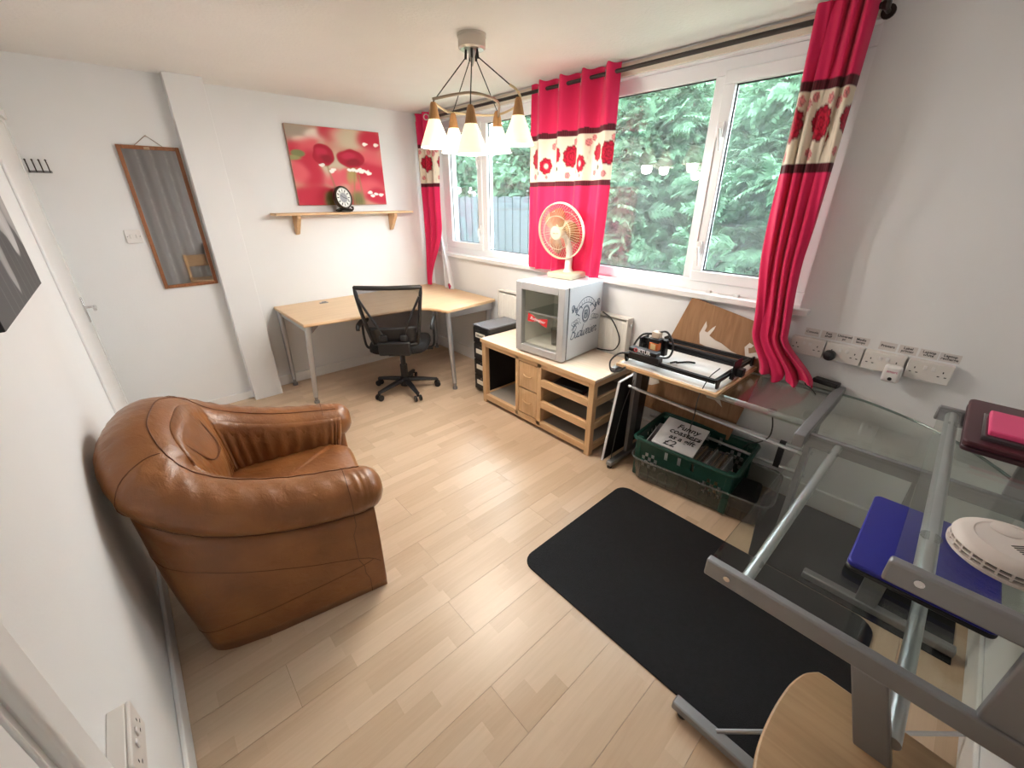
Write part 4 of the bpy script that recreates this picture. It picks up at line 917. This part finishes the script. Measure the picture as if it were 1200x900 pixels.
# ================================================================== MATS
MATM = mat('black_carpet_pile', (.0065, .007, .009), .95, noise=.5, nscale=60, bump=.5, bscale=500)
def rrect(x0, x1, y0, y1, r, n=6):
    p = []
    for cx, cy, a in ((x1-r, y1-r, 0), (x0+r, y1-r, PI/2), (x0+r, y0+r, PI), (x1-r, y0+r, 1.5*PI)):
        p += [(cx+r*math.cos(a+PI/2*k/n), cy+r*math.sin(a+PI/2*k/n)) for k in range(n+1)]
    return p
m1 = MB((1.43, .43, 0)).prism(rrect(1.005, 1.855, -.18, 1.04, .07), 0, .007).build('floor_mat', MATM, bev=.002)
prop(m1, 'black rectangular floor mat with rounded corners on the laminate', 'mat')
m2 = MB((2.1, .05, 0)).prism([(1.862, .315), (2.38, .425), (2.475, .40), (2.475, -.40), (1.862, -.40)], 0, .007).build('floor_mat', MATM, bev=.002)
prop(m2, 'black floor mat lying under the glass desk against the skirting', 'mat')

# ================================================================== GLASS CORNER DESK
DGL = glass('desk_glass', (.90, .93, .91), 1.5, 1.15); DEDGE = mat('glass_edge_green', (.10, .16, .14), .2)
gd_ = thing('glass_corner_desk', 'corner computer desk of clear glass on grey metal rails', 'desk', (2.0, .2, 0)); go = (2.0, .2, 0)
GZ = .72
def gpanel(poly, z):
    o = MB(go).prism(poly, z-.008, z).build('glass_top', DGL, gd_, smooth=False); n = len(poly)
    return o
gpanel([(1.92, .27), (2.48, .27), (2.48, 1.235), (1.92, 1.235)], GZ)
arc_ = [(2.43, .25), (2.425, .16), (2.39, .06), (2.33, -.06), (2.24, -.17), (2.12, -.27), (2.0, -.34), (1.90, -.37)]
gpanel([(1.90, .25)]+[(x, y) for x, y in arc_][::-1][::-1]+[], GZ)
gpanel([(.94, .238), (.94, -.42), (1.885, -.42), (1.885, .238)], .712)
gpanel([(.95, -.07), (.95, -.42), (1.915, -.42), (1.915, -.07)], .952)
MB(go).tube(cat_rom([(x, y, GZ-.006) for x, y in arc_], 5), .005, 6).build('curved_edge', DEDGE, gd_)
# side wing: tubes, rails, leg frames
MB(go).cyl((2.0, .29, GZ-.024), (2.0, 1.22, GZ-.024), .015, n=14).build('support_tube', SILVER, gd_)
MB(go).cyl((2.455, .29, GZ-.024), (2.455, 1.22, GZ-.024), .013, n=14).build('support_tube', SILVER, gd_)
for y in (.42, .80):
    MB(go).cyl((2.0, y, GZ-.012), (2.0, y, GZ-.006), .018, n=14).build('suction_pad', glass('clear_pad', (.85, .86, .85), 1.5, 1.5, haze=.1) if y == .42 else bpy.data.materials['clear_pad'], gd_)
MB(go).box(1.80, 2.485, .243, .283, GZ-.04, GZ+.016).build('junction_rail', GREYM, gd_, bev=.004)
MB(go).box(1.895, 2.47, 1.205, 1.235, GZ-.04, GZ-.009).build('wing_rail', GREYM, gd_, bev=.004)
for y, xp in ((1.20, 2.15), (.262, 2.10)):
    MB(go).box(xp-.035, xp+.035, y-.013, y+.013, .045, GZ-.03).build('upright', GREYM, gd_, bev=.004)
    MB(go).box(1.935, 2.44, y-.02, y+.02, .018, .05).build('foot_bar', GREYM, gd_, bev=.006)
    for x in (1.95, 2.42): MB(go).cyl((x, y, 0), (x, y, .02), .016, n=12).build('foot_pad', BLACKP, gd_)
for zz in (.37, .225): MB(go).cyl((2.395, .27, zz), (2.395, 1.20, zz), .010, n=10).build('cross_rod', SILVER, gd_)
MB(go).box(2.385, 2.405, .395, .425, .215, .38).build('rod_bracket', BLACKP, gd_)
MB(go).cyl((2.06, .27, .52), (2.06, 1.20, .55), .009, n=10).build('cross_rod', SILVER, gd_)
# return wing
MB(go).box(1.88, 1.905, -.42, .25, GZ-.062, GZ-.004).build('corner_rail', GREYM, gd_, bev=.004)
MB(go).box(.930, .955, -.43, .243, .662, .716).build('end_rail', GREYM, gd_, bev=.005)
MB(go).cyl((.955, .150, .694), (1.885, .142, .694), .0145, n=14).build('support_tube', SILVER, gd_)
MB(go).cyl((.955, -.20, .50), (1.885, -.20, .50), .018, n=14).build('support_tube', SILVER, gd_)
for x, y, z in ((1.03, .150, .705), (1.80, .143, .705)): MB(go).cyl((x, y, z-.004), (x, y, z+.001), .017, n=16).build('suction_pad', bpy.data.materials['clear_pad'], gd_)
for x, y, z in ((.930, .185, .692), (.930, -.36, .692), (.940, -.115, .935)):
    MB(go).cyl((x, y, z), (x-.004, y, z), .008, n=12).build('bolt_head', CHROME, gd_)
MB(go).add([(x, y, z) for x in (.930, .956) for y, z in ((-.085, .666), (-.150, .666), (-.345, .045), (-.270, .045))], [(0, 1, 2, 3), (7, 6, 5, 4), (0, 4, 5, 1), (1, 5, 6, 2), (2, 6, 7, 3), (3, 7, 4, 0)]).build('upright', GREYM, gd_, bev=.004)
MB(go).box(.945, .985, -.40, .235, .018, .052).build('foot_bar', GREYM, gd_, bev=.006)
for y in (.20, -.37): MB(go).cyl((.965, y, 0), (.965, y, .02), .016, n=12).build('foot_pad', BLACKP, gd_)
MB(go).box(1.88, 1.92, -.40, .10, .018, .052).build('foot_bar', GREYM, gd_, bev=.006)
for y in (.07, -.37): MB(go).cyl((1.90, y, 0), (1.90, y, .02), .016, n=12).build('foot_pad', BLACKP, gd_)
MB(go).box(1.885, 1.911, -.16, -.09, .05, GZ-.06).build('upright', GREYM, gd_, bev=.004)
MB(go).tube([(.97, .10, .05), (1.54, -.435, .06)], .007, 8).build('brace_rod', SILVER, gd_)
# raised shelf
MB(go).box(.938, .962, -.43, -.065, .905, .956).build('shelf_end_rail', GREYM, gd_, bev=.005)
MB(go).box(1.905, 1.928, -.43, -.065, .905, .956).build('shelf_end_rail', GREYM, gd_, bev=.005)
MB(go).cyl((.96, -.118, .930), (1.907, -.105, .930), .0165, n=14).build('support_tube', SILVER, gd_)
MB(go).box(.938, .962, -.40, -.262, .70, .91).build('shelf_upright', GREYM, gd_, bev=.004)
MB(go).box(1.905, 1.928, -.38, -.29, .71, .91).build('shelf_upright', GREYM, gd_, bev=.004)
for x in (1.10, 1.80): MB(go).cyl((x, -.115, .9425), (x, -.115, .946), .018, n=16).build('suction_pad', bpy.data.materials['clear_pad'], gd_)

# ================================================================== LASER ENGRAVER ON ITS BOARD
BZ = GZ
bd = thing('work_board', 'thick white-faced plywood board lying on the glass desk', 'board', (2.2, .93, BZ)); bo = (2.2, .93, BZ)
MB(bo).box(1.915, 2.45, .645, 1.215, BZ, BZ+.018).build('board_core', BEECH, bd, bev=.002)
MB(bo).box(1.935, 2.445, .66, 1.20, BZ+.018, BZ+.0195).build('white_facing', mat('white_laminate', (.82, .80, .77), .35, noise=.02), bd)
le = thing('laser_engraver', 'black frame laser engraver with wheeled gantry and orange module', 'engraver', (2.2, .93, BZ+.0195)); lo_ = (2.2, .93, BZ+.0195)
EXT = mat('black_extrusion', (.014, .014, .016), .35, .3); z0 = BZ+.0195+.022
def extr(a, b, w=.020, h=.020, name='frame_rail'):
    a, b = Vector(a), Vector(b); d = (b-a).normalized(); s = d.cross(Vector((0, 0, 1))).normalized()
    m = MB(lo_); u = Vector((0, 0, 1)); hw, hh = w/2, h/2
    prof = [(-hw, -hh), (-.003, -hh), (-.003, -hh+.005), (.003, -hh+.005), (.003, -hh), (hw, -hh), (hw, -.003), (hw-.005, -.003), (hw-.005, .003), (hw, .003), (hw, hh), (.003, hh), (.003, hh-.005), (-.003, hh-.005), (-.003, hh), (-hw, hh), (-hw, .003), (-hw+.005, .003), (-hw+.005, -.003), (-hw, -.003)]
    m.prism([(p, q) for p, q in prof], 0, (b-a).length, frame(a, s, u) if frame(a, s, u).col[2].xyz.dot(d) > 0 else frame(a, -s, u))
    m.build(name, EXT, le, ang=20)
LX0, LX1, LY0, LY1 = 1.985, 2.435, .685, 1.18
extr((LX0, LY0, z0+.01), (LX0, LY1, z0+.01)); extr((LX1, LY0, z0+.01), (LX1, LY1, z0+.01))
extr((LX0, LY0, z0+.01), (LX1, LY0, z0+.01)); extr((LX0, LY1, z0+.01), (LX1, LY1, z0+.01))
for x in (LX0, LX1):
    for y in (LY0, LY1):
        MB(lo_).prism([(-.03, .03), (.03, .03), (.012, -.022), (-.012, -.022)], -.004, .004, frame((x+(-.014 if x == LX0 else .014)*0, y+(-.012 if y == LY0 else .012), z0+.0), (1, 0, 0), (0, 0, 1))).build('corner_foot', EXT, le)
gx = 2.17
extr((gx, LY0-.02, z0+.062), (gx, LY1+.02, z0+.062), .02, .034, 'gantry_rail')
for y in (LY0-.022, LY1+.022):
    MB(lo_).box(gx-.05, gx+.05, y-.003, y+.003, z0-.012, z0+.085).build('gantry_plate', EXT, le, bev=.004)
    for dx in (-.03, .03):
        for zz in (-.006, .032): MB(lo_).cyl((gx+dx, y-.005, z0+zz), (gx+dx, y+.012*(1 if y < 1 else -1), z0+zz), .012, n=14).build('roller', BLACKP, le)
MB(lo_).cyl((gx+.02, LY0+.0, z0+.04), (gx+.02, LY1, z0+.04), .003, n=6).build('drive_shaft', CHROME, le)
MB(lo_).box(gx-.018, gx+.024, LY0-.06, LY0-.026, z0+.0, z0+.042).build('stepper_motor', EXT, le, bev=.003)
# laser module near the far end
hy = 1.09
MB(lo_).box(gx-.055, gx-.018, hy-.055, hy+.035, z0+.012, z0+.105).build('carriage_plate', EXT, le, bev=.003)
ORG = mat('orange_anodised', (.60, .14, .03), .4, .3)
mod = MB(lo_).box(gx-.118, gx-.055, hy-.04, hy+.025, z0+.035, z0+.12).build('laser_module', EXT, le, bev=.004)
MB(lo_).box(gx-.1195, gx-.08, hy-.0405, hy+.012, z0+.055, z0+.098).build('orange_panel', ORG, mod, bev=.002)
MB(lo_).box(gx-.1205, gx-.1185, hy-.028, hy+.002, z0+.06, z0+.092).build('brass_plate', mat('brass_sticker', (.70, .50, .25), .4), mod)
MB(lo_).box(gx-.10, gx-.06, hy-.03, hy+.015, z0+.12, z0+.155).build('fan_block', mat('pale_connector', (.60, .48, .38), .5), mod, bev=.003)
MB(lo_).box(LX0-.04, LX0+.012, LY1-.20, LY1-.02, z0+.022, z0+.055).build('control_board_case', EXT, le, bev=.004)
MB(lo_).box(LX0-.03, LX0+.02, LY1-.18, LY1-.01, z0+.055, z0+.075).build('sloped_cover', EXT, le, bev=.003)
text('ORTUR', .030, PAPER, le, frame((LX0-.0312-2.2, LY1-.095-.93, z0+.067-lo_[2]), (0, -1, 0), (0, 0, 1)), bold=.001)
text('O', .031, mat('red_print', (.6, .03, .03), .5), le, frame((LX0-.0314-2.2, LY1-.055-.93, z0+.067-lo_[2]), (0, -1, 0), (0, 0, 1)), bold=.0012)
def lead_part(pts, r, parent, o, nm='cable'): return MB(o).tube(cat_rom(pts, 8), r, 6).build(nm, CORD, parent)
lead_part([(gx-.08, hy, z0+.14), (gx-.12, hy+.06, z0+.13), (gx-.15, hy+.09, z0+.06), (LX0-.03, LY1-.05, z0+.05)], .006, le, lo_)
lead_part([(gx-.08, hy-.01, z0+.15), (gx-.07, hy-.06, z0+.16), (gx-.08, hy-.11, z0+.10), (gx-.10, hy-.10, z0+.03), (LX0+.01, LY1-.12, z0+.045)], .0055, le, lo_)
lead_part([(LX0-.03, LY1-.04, z0+.04), (LX0-.05, LY1+.03, z0+.03), (LX0-.075, LY1+.07, z0-.02), (LX0-.09, LY1+.05, z0-.07), (LX0-.085, LY1, z0-.06), (LX0-.07, LY1-.03, z0-.03)], .0055, le, lo_)
lead_part([(2.23, .90, z0-.018), (2.21, .93, z0-.015), (2.16, .97, z0-.018), (2.12, .96, z0+.0), (2.11, .99, z0-.012)], .005, le, lo_)
usb = MB().tube(cat_rom([(2.06, .705, z0+.055), (1.985, .72, z0+.02), (1.905, .72, .70), (1.90, .72, .60), (1.93, .74, .46), (2.05, .76, .37), (2.12, .74, .34)], 8), .0028, 6).build('signal_cable', CORD)
prop(usb, 'thin black cable hanging from the engraver into the green crate', 'cable')
cbl2 = MB().tube(cat_rom([(2.0, .415, GZ-.03), (1.995, .40, .63), (2.03, .41, .56), (2.12, .46, .47), (2.20, .52, .40), (2.25, .56, .33)], 8), .003, 6).build('signal_cable', CORD)
prop(cbl2, 'thin black cable curling from the glass top to the crate rim', 'cable')

# ================================================================== VENEER SHEET
PLY = wood('brown_veneer', (.25, .125, .055), (.37, .20, .10), 'Z', 5, .45, 10)
vs = thing('veneer_sheet', 'tilted brown plywood sheet leaning below the window sill', 'sheet', (2.43, .9, .24)); vo = (2.43, .9, .24)
def lean(y, z): return 2.43+.045*(z-.24)/.8
P4 = [(1.345, .262), (.69, .245), (.575, .952), (1.088, 1.055)]
vm = MB(vo); q = []
for dx in (0, .006): q += [(lean(y, z)+dx-.012, y, z) for y, z in P4]
vm.add(q, [(0, 1, 2, 3), (7, 6, 5, 4), (0, 4, 5, 1), (1, 5, 6, 2), (2, 6, 7, 3), (3, 7, 4, 0)]); vm.build('plywood', PLY, vs, smooth=False)
CUT = mat('pale_cut_out', (.68, .62, .56), .7)
def cutout(poly):
    m = MB(vo); n = len(poly)
    m.add([(lean(y, z)-.0135, y, z) for y, z in poly]+[(lean(y, z)-.0125, y, z) for y, z in poly], [tuple(range(n)), tuple(range(2*n-1, n-1, -1))]+[(i, (i+1) % n, n+(i+1) % n, n+i) for i in range(n)])
    m.build('cut_out', CUT, vs, smooth=False)
cutout([(.985, .79), (1.0, .85), (.985, .90), (.975, .93), (.965, .90), (.972, .87), (.955, .865), (.93, .90), (.915, .915), (.92, .89), (.94, .85), (.90, .83), (.86, .82), (.80, .79), (.74, .775), (.745, .765), (.80, .765), (.86, .76)])
cutout([(.72, .78), (.735, .83), (.715, .86), (.69, .85), (.70, .835), (.715, .83), (.705, .80), (.67, .815), (.64, .84), (.60, .835), (.63, .81), (.66, .78)])
cutout([(1.30, .42), (1.33, .50), (1.28, .58), (1.20, .60), (1.22, .52), (1.19, .46), (1.24, .43)])
cutout([(.93, .56), (.88, .60), (.86, .52), (.80, .50), (.77, .44), (.82, .47), (.87, .47)])

# ================================================================== BLACK PANEL, CRATE, CLEAR BOX
bp = thing('display_board', 'thin black board with white edges propped against the desk leg', 'panel', (2.15, 1.24, 0)); bpo = (2.15, 1.24, 0)
pm = frame((0, 1.262, 0), (1, 0, 0), (0, -.035, 1))
MB(bpo).prism([(1.945, .035), (2.012, .575), (2.37, .60), (2.37, .035)], 0, .010, pm).build('board', mat('satin_black_board', (.010, .010, .011), .3), bp, smooth=False)
MB(bpo).prism([(1.938, .033), (2.006, .580), (2.013, .578), (1.946, .034)], -.002, .012, pm).prism([(2.006, .574), (2.37, .599), (2.37, .606), (2.006, .581)], -.002, .012, pm).build('white_edging', PAPER, bp, smooth=False)
stc = MB().tube(cat_rom([(2.06, 1.17, .60), (2.02, 1.195, .42), (1.98, 1.20, .22), (1.955, 1.20, .06)], 6), .0025, 5).build('string', CORD); prop(stc, 'thin dark string hanging down beside the black board', 'string')

cbx = thing('clear_storage_box', 'shallow clear plastic storage box on the floor under the desk', 'box', (2.20, .72, 0), math.radians(8))
CLR = glass('clear_plastic', (.78, .78, .76), 1.45, 1.3, haze=.10, hazec=(.55, .52, .48), rough=.12)
bw, bh_, t_ = .375, .375, .15
outer = rrect(-.19, .19, -.375, .375, .06); inner = rrect(-.186, .186, -.371, .371, .056); rim_o = rrect(-.20, .20, -.385, .385, .065)
def shell(prof):   # list of (poly,z)
    return [[(x, y, z) for x, y in p] for p, z in prof]
sc_ = lambda p, k: [(x*k, y*k) for x, y in p]
MB().grid(shell([(sc_(outer, .01), .004), (sc_(outer, .90), .004), (sc_(outer, .94), .012), (outer, .15), (rim_o, .152), (rim_o, .164)]), cu=True).build('tub', CLR, cbx, ang=50, solid=.002)
for k in range(6):
    y = -.29+.115*k; m = MB(); pts = [(-.188-.0, y-.026, .02), (-.193, y-.026, .10), (-.195, y-.013, .122), (-.195, y+.013, .122), (-.193, y+.026, .10), (-.188, y+.026, .02)]
    m.tube([(p[0]-.002+.012*(1-p[2]/.15), p[1], p[2]) for p in pts], .003, 5); m.build('moulded_rib', CLR, cbx)
MB().tube([(x, y, .158) for x, y in rim_o], .005, 6, closed=True).build('rim', bpy.data.materials['clear_pad'], cbx)
dark_blk = prop(MB((2.27, .50, .012)).box(2.12, 2.37, .42, .56, .012, .09).build('dark_block', BLACKF, bev=.02, seg=3), 'dark rounded block lying in the clear storage box', 'case')  # near-black rounded box filling one end of the clear tub
dark_blk.rotation_euler = (0, 0, math.radians(9)); dark_blk.location = (2.27, .50, .012)

GRN = mat('dark_green_plastic', (.004, .052, .036), .4, noise=.1)
cr_ = thing('green_crate', 'dark green perforated plastic crate standing in the clear box', 'crate', (2.215, .80, .010), math.radians(4))
CW, CL, CHH = .40, .56, .265   # depth (x), length (y), height
def wall(M4, L, name):
    m = MB(); nu, nv = 28, 9; holes = set()
    for c0 in (2, 21):
        for i in range(5):
            for j in range(2, 6):
                if (i+j) % 2 == 0: holes.add((c0+i, j))
    for i in (9, 13, 17): holes.add((i, 6)); holes.add((i, 7)) 
    du, dv = L/nu, (CHH-.02)/nv
    for j in range(nv):
        i = 0
        while i < nu:
            if (i, j) in holes: i += 1; continue
            k = i
            while k < nu and (k, j) not in holes: k += 1
            tp = .93+.07*(j/nv)
            m.box((-L/2+i*du)*1, (-L/2+k*du), .02+j*dv, .02+(j+1)*dv, -.003, .0, M4); i = k
    return m.build(name, GRN, cr_, smooth=False)
tl = .10
wall(frame((-CW/2+.015, 0, 0), (0, -1, 0), (-tl*.6, 0, 1)), CL-.02, 'front_wall'); wall(frame((CW/2-.015, 0, 0), (0, 1, 0), (tl*.6, 0, 1)), CL-.02, 'rear_wall')
wall(frame((0, -CL/2+.015, 0), (1, 0, 0), (0, -tl*.6, 1)), CW-.02, 'end_wall'); wall(frame((0, CL/2-.015, 0), (-1, 0, 0), (0, tl*.6, 1)), CW-.02, 'end_wall')
MB().box(-CW/2+.01, CW/2-.01, -CL/2+.01, CL/2-.01, 0, .022).build('base', GRN, cr_, bev=.004)
ro_ = rrect(-CW/2-.012, CW/2+.012, -CL/2-.012, CL/2+.012, .03)
MB().tube([(x, y, CHH) for x, y in ro_], .011, 8, closed=True).build('rim', GRN, cr_)
for sx in (-1, 1):
    for sy in (-1, 1): MB().box(sx*(CW/2-.02)-.02, sx*(CW/2-.02)+.02, sy*(CL/2-.02)-.02, sy*(CL/2-.02)+.02, .0, CHH).build('corner_post', GRN, cr_, bev=.01, seg=3)
# things in the crate
CM = Matrix.Translation((2.215, .80, .010)) @ Matrix.Rotation(math.radians(4), 4, 'Z')
wb = thing('card_tray', 'white open card tray inside the green crate', 'tray'); wb.matrix_world = CM @ Matrix.Translation((-.02, .13, .025)) @ Matrix.Rotation(math.radians(8), 4, 'Z')
t0 = MB(); tx, ty, th = .15, .125, .21
t0.box(-tx, tx, -ty, ty, 0, .004).box(-tx, -tx+.004, -ty, ty, .004, th).box(tx-.004, tx, -ty, ty, .004, th).box(-tx+.004, tx-.004, -ty, -ty+.004, .004, th).box(-tx+.004, tx-.004, ty-.004, ty, .004, th)
t0.build('tray_walls', PAPER, wb, smooth=False)
MB().box(-.13, .13, .0, .10, .004, .16).build('dark_contents', mat('purple_grey_card', (.16, .12, .14), .8), wb, bev=.003)
sg = thing('coaster_sign', 'white card reading Funny coasters as a gift on the crate', 'sign')
SM = frame((0, 0, 0), (.10, -1, -.04), (.95, .08, .28)); SM.translation = Vector((2.165, .875, .297)); sg.matrix_world = SM
MB().box(-.125, .125, -.125, .125, -.008, 0).build('card', PAPER, sg, bev=.002)
for b_, yy_, s_ in (('Funny', .070, .058), ('coasters', .020, .058), ('as a gift', -.030, .052), ('\u00a32', -.085, .070)):
    text(b_, s_, INK, sg, Matrix.Translation((.02 if b_[0] != '\u00a3' else -.03, yy_, .0006)), shear=.2, bold=.001, sx=.95)
for k in range(9):
    cst = thing('coaster_sleeve', ('thin wooden coaster in clear wrap filed upright in the crate' if k % 2 else 'thin white coaster in clear wrap filed upright in the crate'), 'coaster', group='coasters filed in the crate')
    cst.matrix_world = CM @ Matrix.Translation((-.02+.006*math.sin(k*2.3), -.055-.021*k, .03)) @ Matrix.Rotation(math.radians(-12+2*math.sin(k*1.7)), 4, 'X')
    MB().box(-.115, .115, -.004, .004, 0, .165+.012*math.sin(k*1.9)).build('coaster', (BEECHX if k % 2 else PAPER), cst, smooth=False)
    MB().box(-.118, .118, -.0055, .0055, .10, .185+.012*math.sin(k*1.9)).build('clear_wrap', bpy.data.materials['clear_pad'], cst, smooth=False)

# ================================================================== THINGS ON THE DESK
def laptop(name, label, x0, x1, y0, y1, z, th, col, dark):
    t = thing(name, label, 'laptop', ((x0+x1)/2, (y0+y1)/2, z)); o = ((x0+x1)/2, (y0+y1)/2, z)
    MB(o).prism(rrect(x0, x1, y0, y1, .018), z+.003, z+th*.5).build('base', dark, t, bev=.003)
    MB(o).prism(rrect(x0, x1, y0, y1, .018), z+th*.53, z+th).build('lid', col, t, bev=.004, seg=3)
    for xx_ in (x0+.03, x1-.03):
        for yy_ in (y0+.03, y1-.03): MB(o).cyl((xx_, yy_, z), (xx_, yy_, z+.004), .008, n=10).build('rubber_foot', BLACKP, t)
laptop('laptop', 'closed bright blue laptop on the lower glass top', 1.17, 1.555, -.285, -.012, .712, .030, mat('blue_lid', (.020, .022, .27), .35, .2, noise=.05), BLACKP)
laptop('laptop', 'closed maroon laptop on the raised glass shelf', 1.585, 1.975, -.42, -.128, .952, .034, mat('maroon_lid', (.060, .008, .014), .4, .1, noise=.05), mat('maroon_base', (.035, .006, .01), .5))
pb = thing('pink_case', 'pink boxed pad in a clear plastic tray on the maroon laptop', 'box', (1.715, -.235, .986)); pbo = (1.715, -.235, .986)
MB(pbo).box(1.62, 1.815, -.33, -.158, .986, 1.000).build('clear_tray', bpy.data.materials['clear_pad'], pb, bev=.003)
MB(pbo).box(1.632, 1.81, -.325, -.168, 1.000, 1.016).build('pink_lid', mat('hot_pink', (.72, .06, .19), .5), pb, bev=.004)
sa = thing('smoke_alarm', 'round white smoke alarm lying on the raised glass shelf', 'smoke alarm', (1.110, -.220, .952)); sao = (1.110, -.220, .952)
SAW = mat('smoke_alarm_white', (.70, .62, .57), .45)
MB(sao).lathe([(0, 0), (.080, 0), (.088, .006), (.089, .013), (.081, .014)], c=sao, n=48).build('base_plate', SAW, sa)
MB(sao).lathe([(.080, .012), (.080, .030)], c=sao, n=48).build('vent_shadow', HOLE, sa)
for k in range(28):
    a = 2*PI*k/28; MB(sao).box(-.003, .003, -.002, .002, .012, .0295, Matrix.Translation((sao[0]+.083*math.cos(a), sao[1]+.083*math.sin(a), sao[2])) @ Matrix.Rotation(a, 4, 'Z')).build('vent_rib', SAW, sa, smooth=False)
MB(sao).lathe([(.080, .0195), (.0868, .0195), (.0868, .0225), (.080, .0225)], c=sao, n=48, closed=True).build('vent_ring', SAW, sa)
MB(sao).lathe([(.078, .0285), (.087, .0288), (.085, .034), (.074, .042), (.060, .046), (.058, .0445), (0, .0455)], c=sao, n=48).build('cover', SAW, sa)
Rz = Matrix.Translation((sao[0], sao[1], sao[2]+.0455)) @ Matrix.Rotation(math.radians(-48), 4, 'Z')
for k in range(5): MB(sao).box(-.018, .012, -.028+.005*k, -.026+.005*k, -.002, .0004, Rz).build('sounder_slot', HOLE, sa, smooth=False)
for p in ((.032, -.022), (.040, -.012)): MB(sao).box(p[0]-.004, p[0]+.004, p[1]-.0015, p[1]+.0015, -.002, .0006, Rz).build('indicator', HOLE, sa, smooth=False)
MB(sao).lathe([(0, .0485), (.020, .048), (.023, .046), (.023, .043), (0, .043)], c=(sao[0]+.035, sao[1]+.015, sao[2]), n=24).build('test_button', SAW, sa)
mo_ = thing('computer_mouse', 'small black computer mouse on the raised glass shelf', 'mouse', (1.335, -.285, .952), math.radians(30))
MB().grid([[(.05*k*math.cos(a), .031*k*math.sin(a), z) for a in [2*PI*j/24 for j in range(24)]] for k, z in ((.01, 0), (.95, 0), (1, .008), (.95, .022), (.7, .034), (.35, .039), (.01, .04))], cu=True).build('shell', BLACKP, mo_, ang=70)
MB().box(.02, .035, -.003, .003, .030, .037).build('scroll_wheel', GREYM, mo_, bev=.001)
hub = thing('usb_hub', 'small black hub box at the wall end of the desk rail', 'hub', (2.455, .325, GZ+.016), math.radians(80))
MB().box(-.055, .055, -.024, .024, 0, .022).build('case', BLACKP, hub, bev=.003)
for k in range(3): MB().cyl((-.045+.012*k, -.0243, .011), (-.045+.012*k, -.0235, .011), .002, n=6).build('indicator', CHROME, hub)
hc = prop(MB().tube(cat_rom([(2.44, .38, GZ+.03), (2.40, .40, GZ+.012), (2.36, .36, GZ+.006), (2.31, .33, GZ+.004)], 6), .0025, 6).build('hub_cable', CORD), 'short thin cable running from the hub over the glass', 'cable')

# ================================================================== WOODEN CHAIR (seat shows at the frame edge)
wc = thing('wooden_chair', 'light plywood chair tucked against the end of the glass desk', 'chair', (.84, -.24, 0)); wco = (.84, -.24, 0)
PLYC = wood('chair_plywood', (.40, .25, .135), (.48, .31, .175), 'Y', 4, .4)
cs = cat_rom([(1.058, -.052, 0), (1.02, -.026, 0), (.95, -.008, 0), (.84, .000, 0), (.74, -.006, 0), (.66, -.03, 0), (.632, -.06, 0)], 5)
MB(wco).prism([(p.x, p.y) for p in cs]+[(.645, -.40), (.66, -.415), (1.025, -.415), (1.04, -.40), (1.06, -.07)], .435, .452).build('seat', PLYC, wc, bev=.005, seg=3)
for x, y in ((.665, -.02), (1.015, -.055), (.67, -.40), (1.01, -.40)):
    h = .434 if y > -.3 else .80
    MB(wco).box(x-.018, x+.018, y-.018, y+.018, 0, h).build('leg', BEECHZ, wc, bev=.004)
MB(wco).box(.655, 1.025, -.412, -.398, .62, .79).build('backrest', PLYC, wc, bev=.006)
for y in (-.035, -.40): MB(wco).box(.68, 1.0, y-.010, y+.010, .37, .43).build('apron', BEECHX, wc, bev=.003)

# ================================================================== BEHIND THE CAMERA (seen in the mirror)
bc = thing('lace_curtain', 'grey curtain with pale lace stripes on the end wall', 'curtain', (.66, YB, 1.2))
def laceP(u, v): return ((u-.5)*.80, .03+.012*np.sin(u*34), 1.10-v*1.95)
def laceC(u, v):
    c = np.broadcast_to(np.array((.46, .455, .46)), u.shape+(3,)).copy(); s = np.mod(u*5, 1)
    m = np.clip(1-np.abs(s-.5)/.12, 0, 1)*(.55+.45*np.sign(nse(u*2, v*3, 14, 4))); m = np.clip(m, 0, 1)[..., None]*.7; c[:] = c*(1-m)+.80*m
    return c
col_grid('cloth', CURT, bc, 120, 200, laceP, laceC, solid=.003)
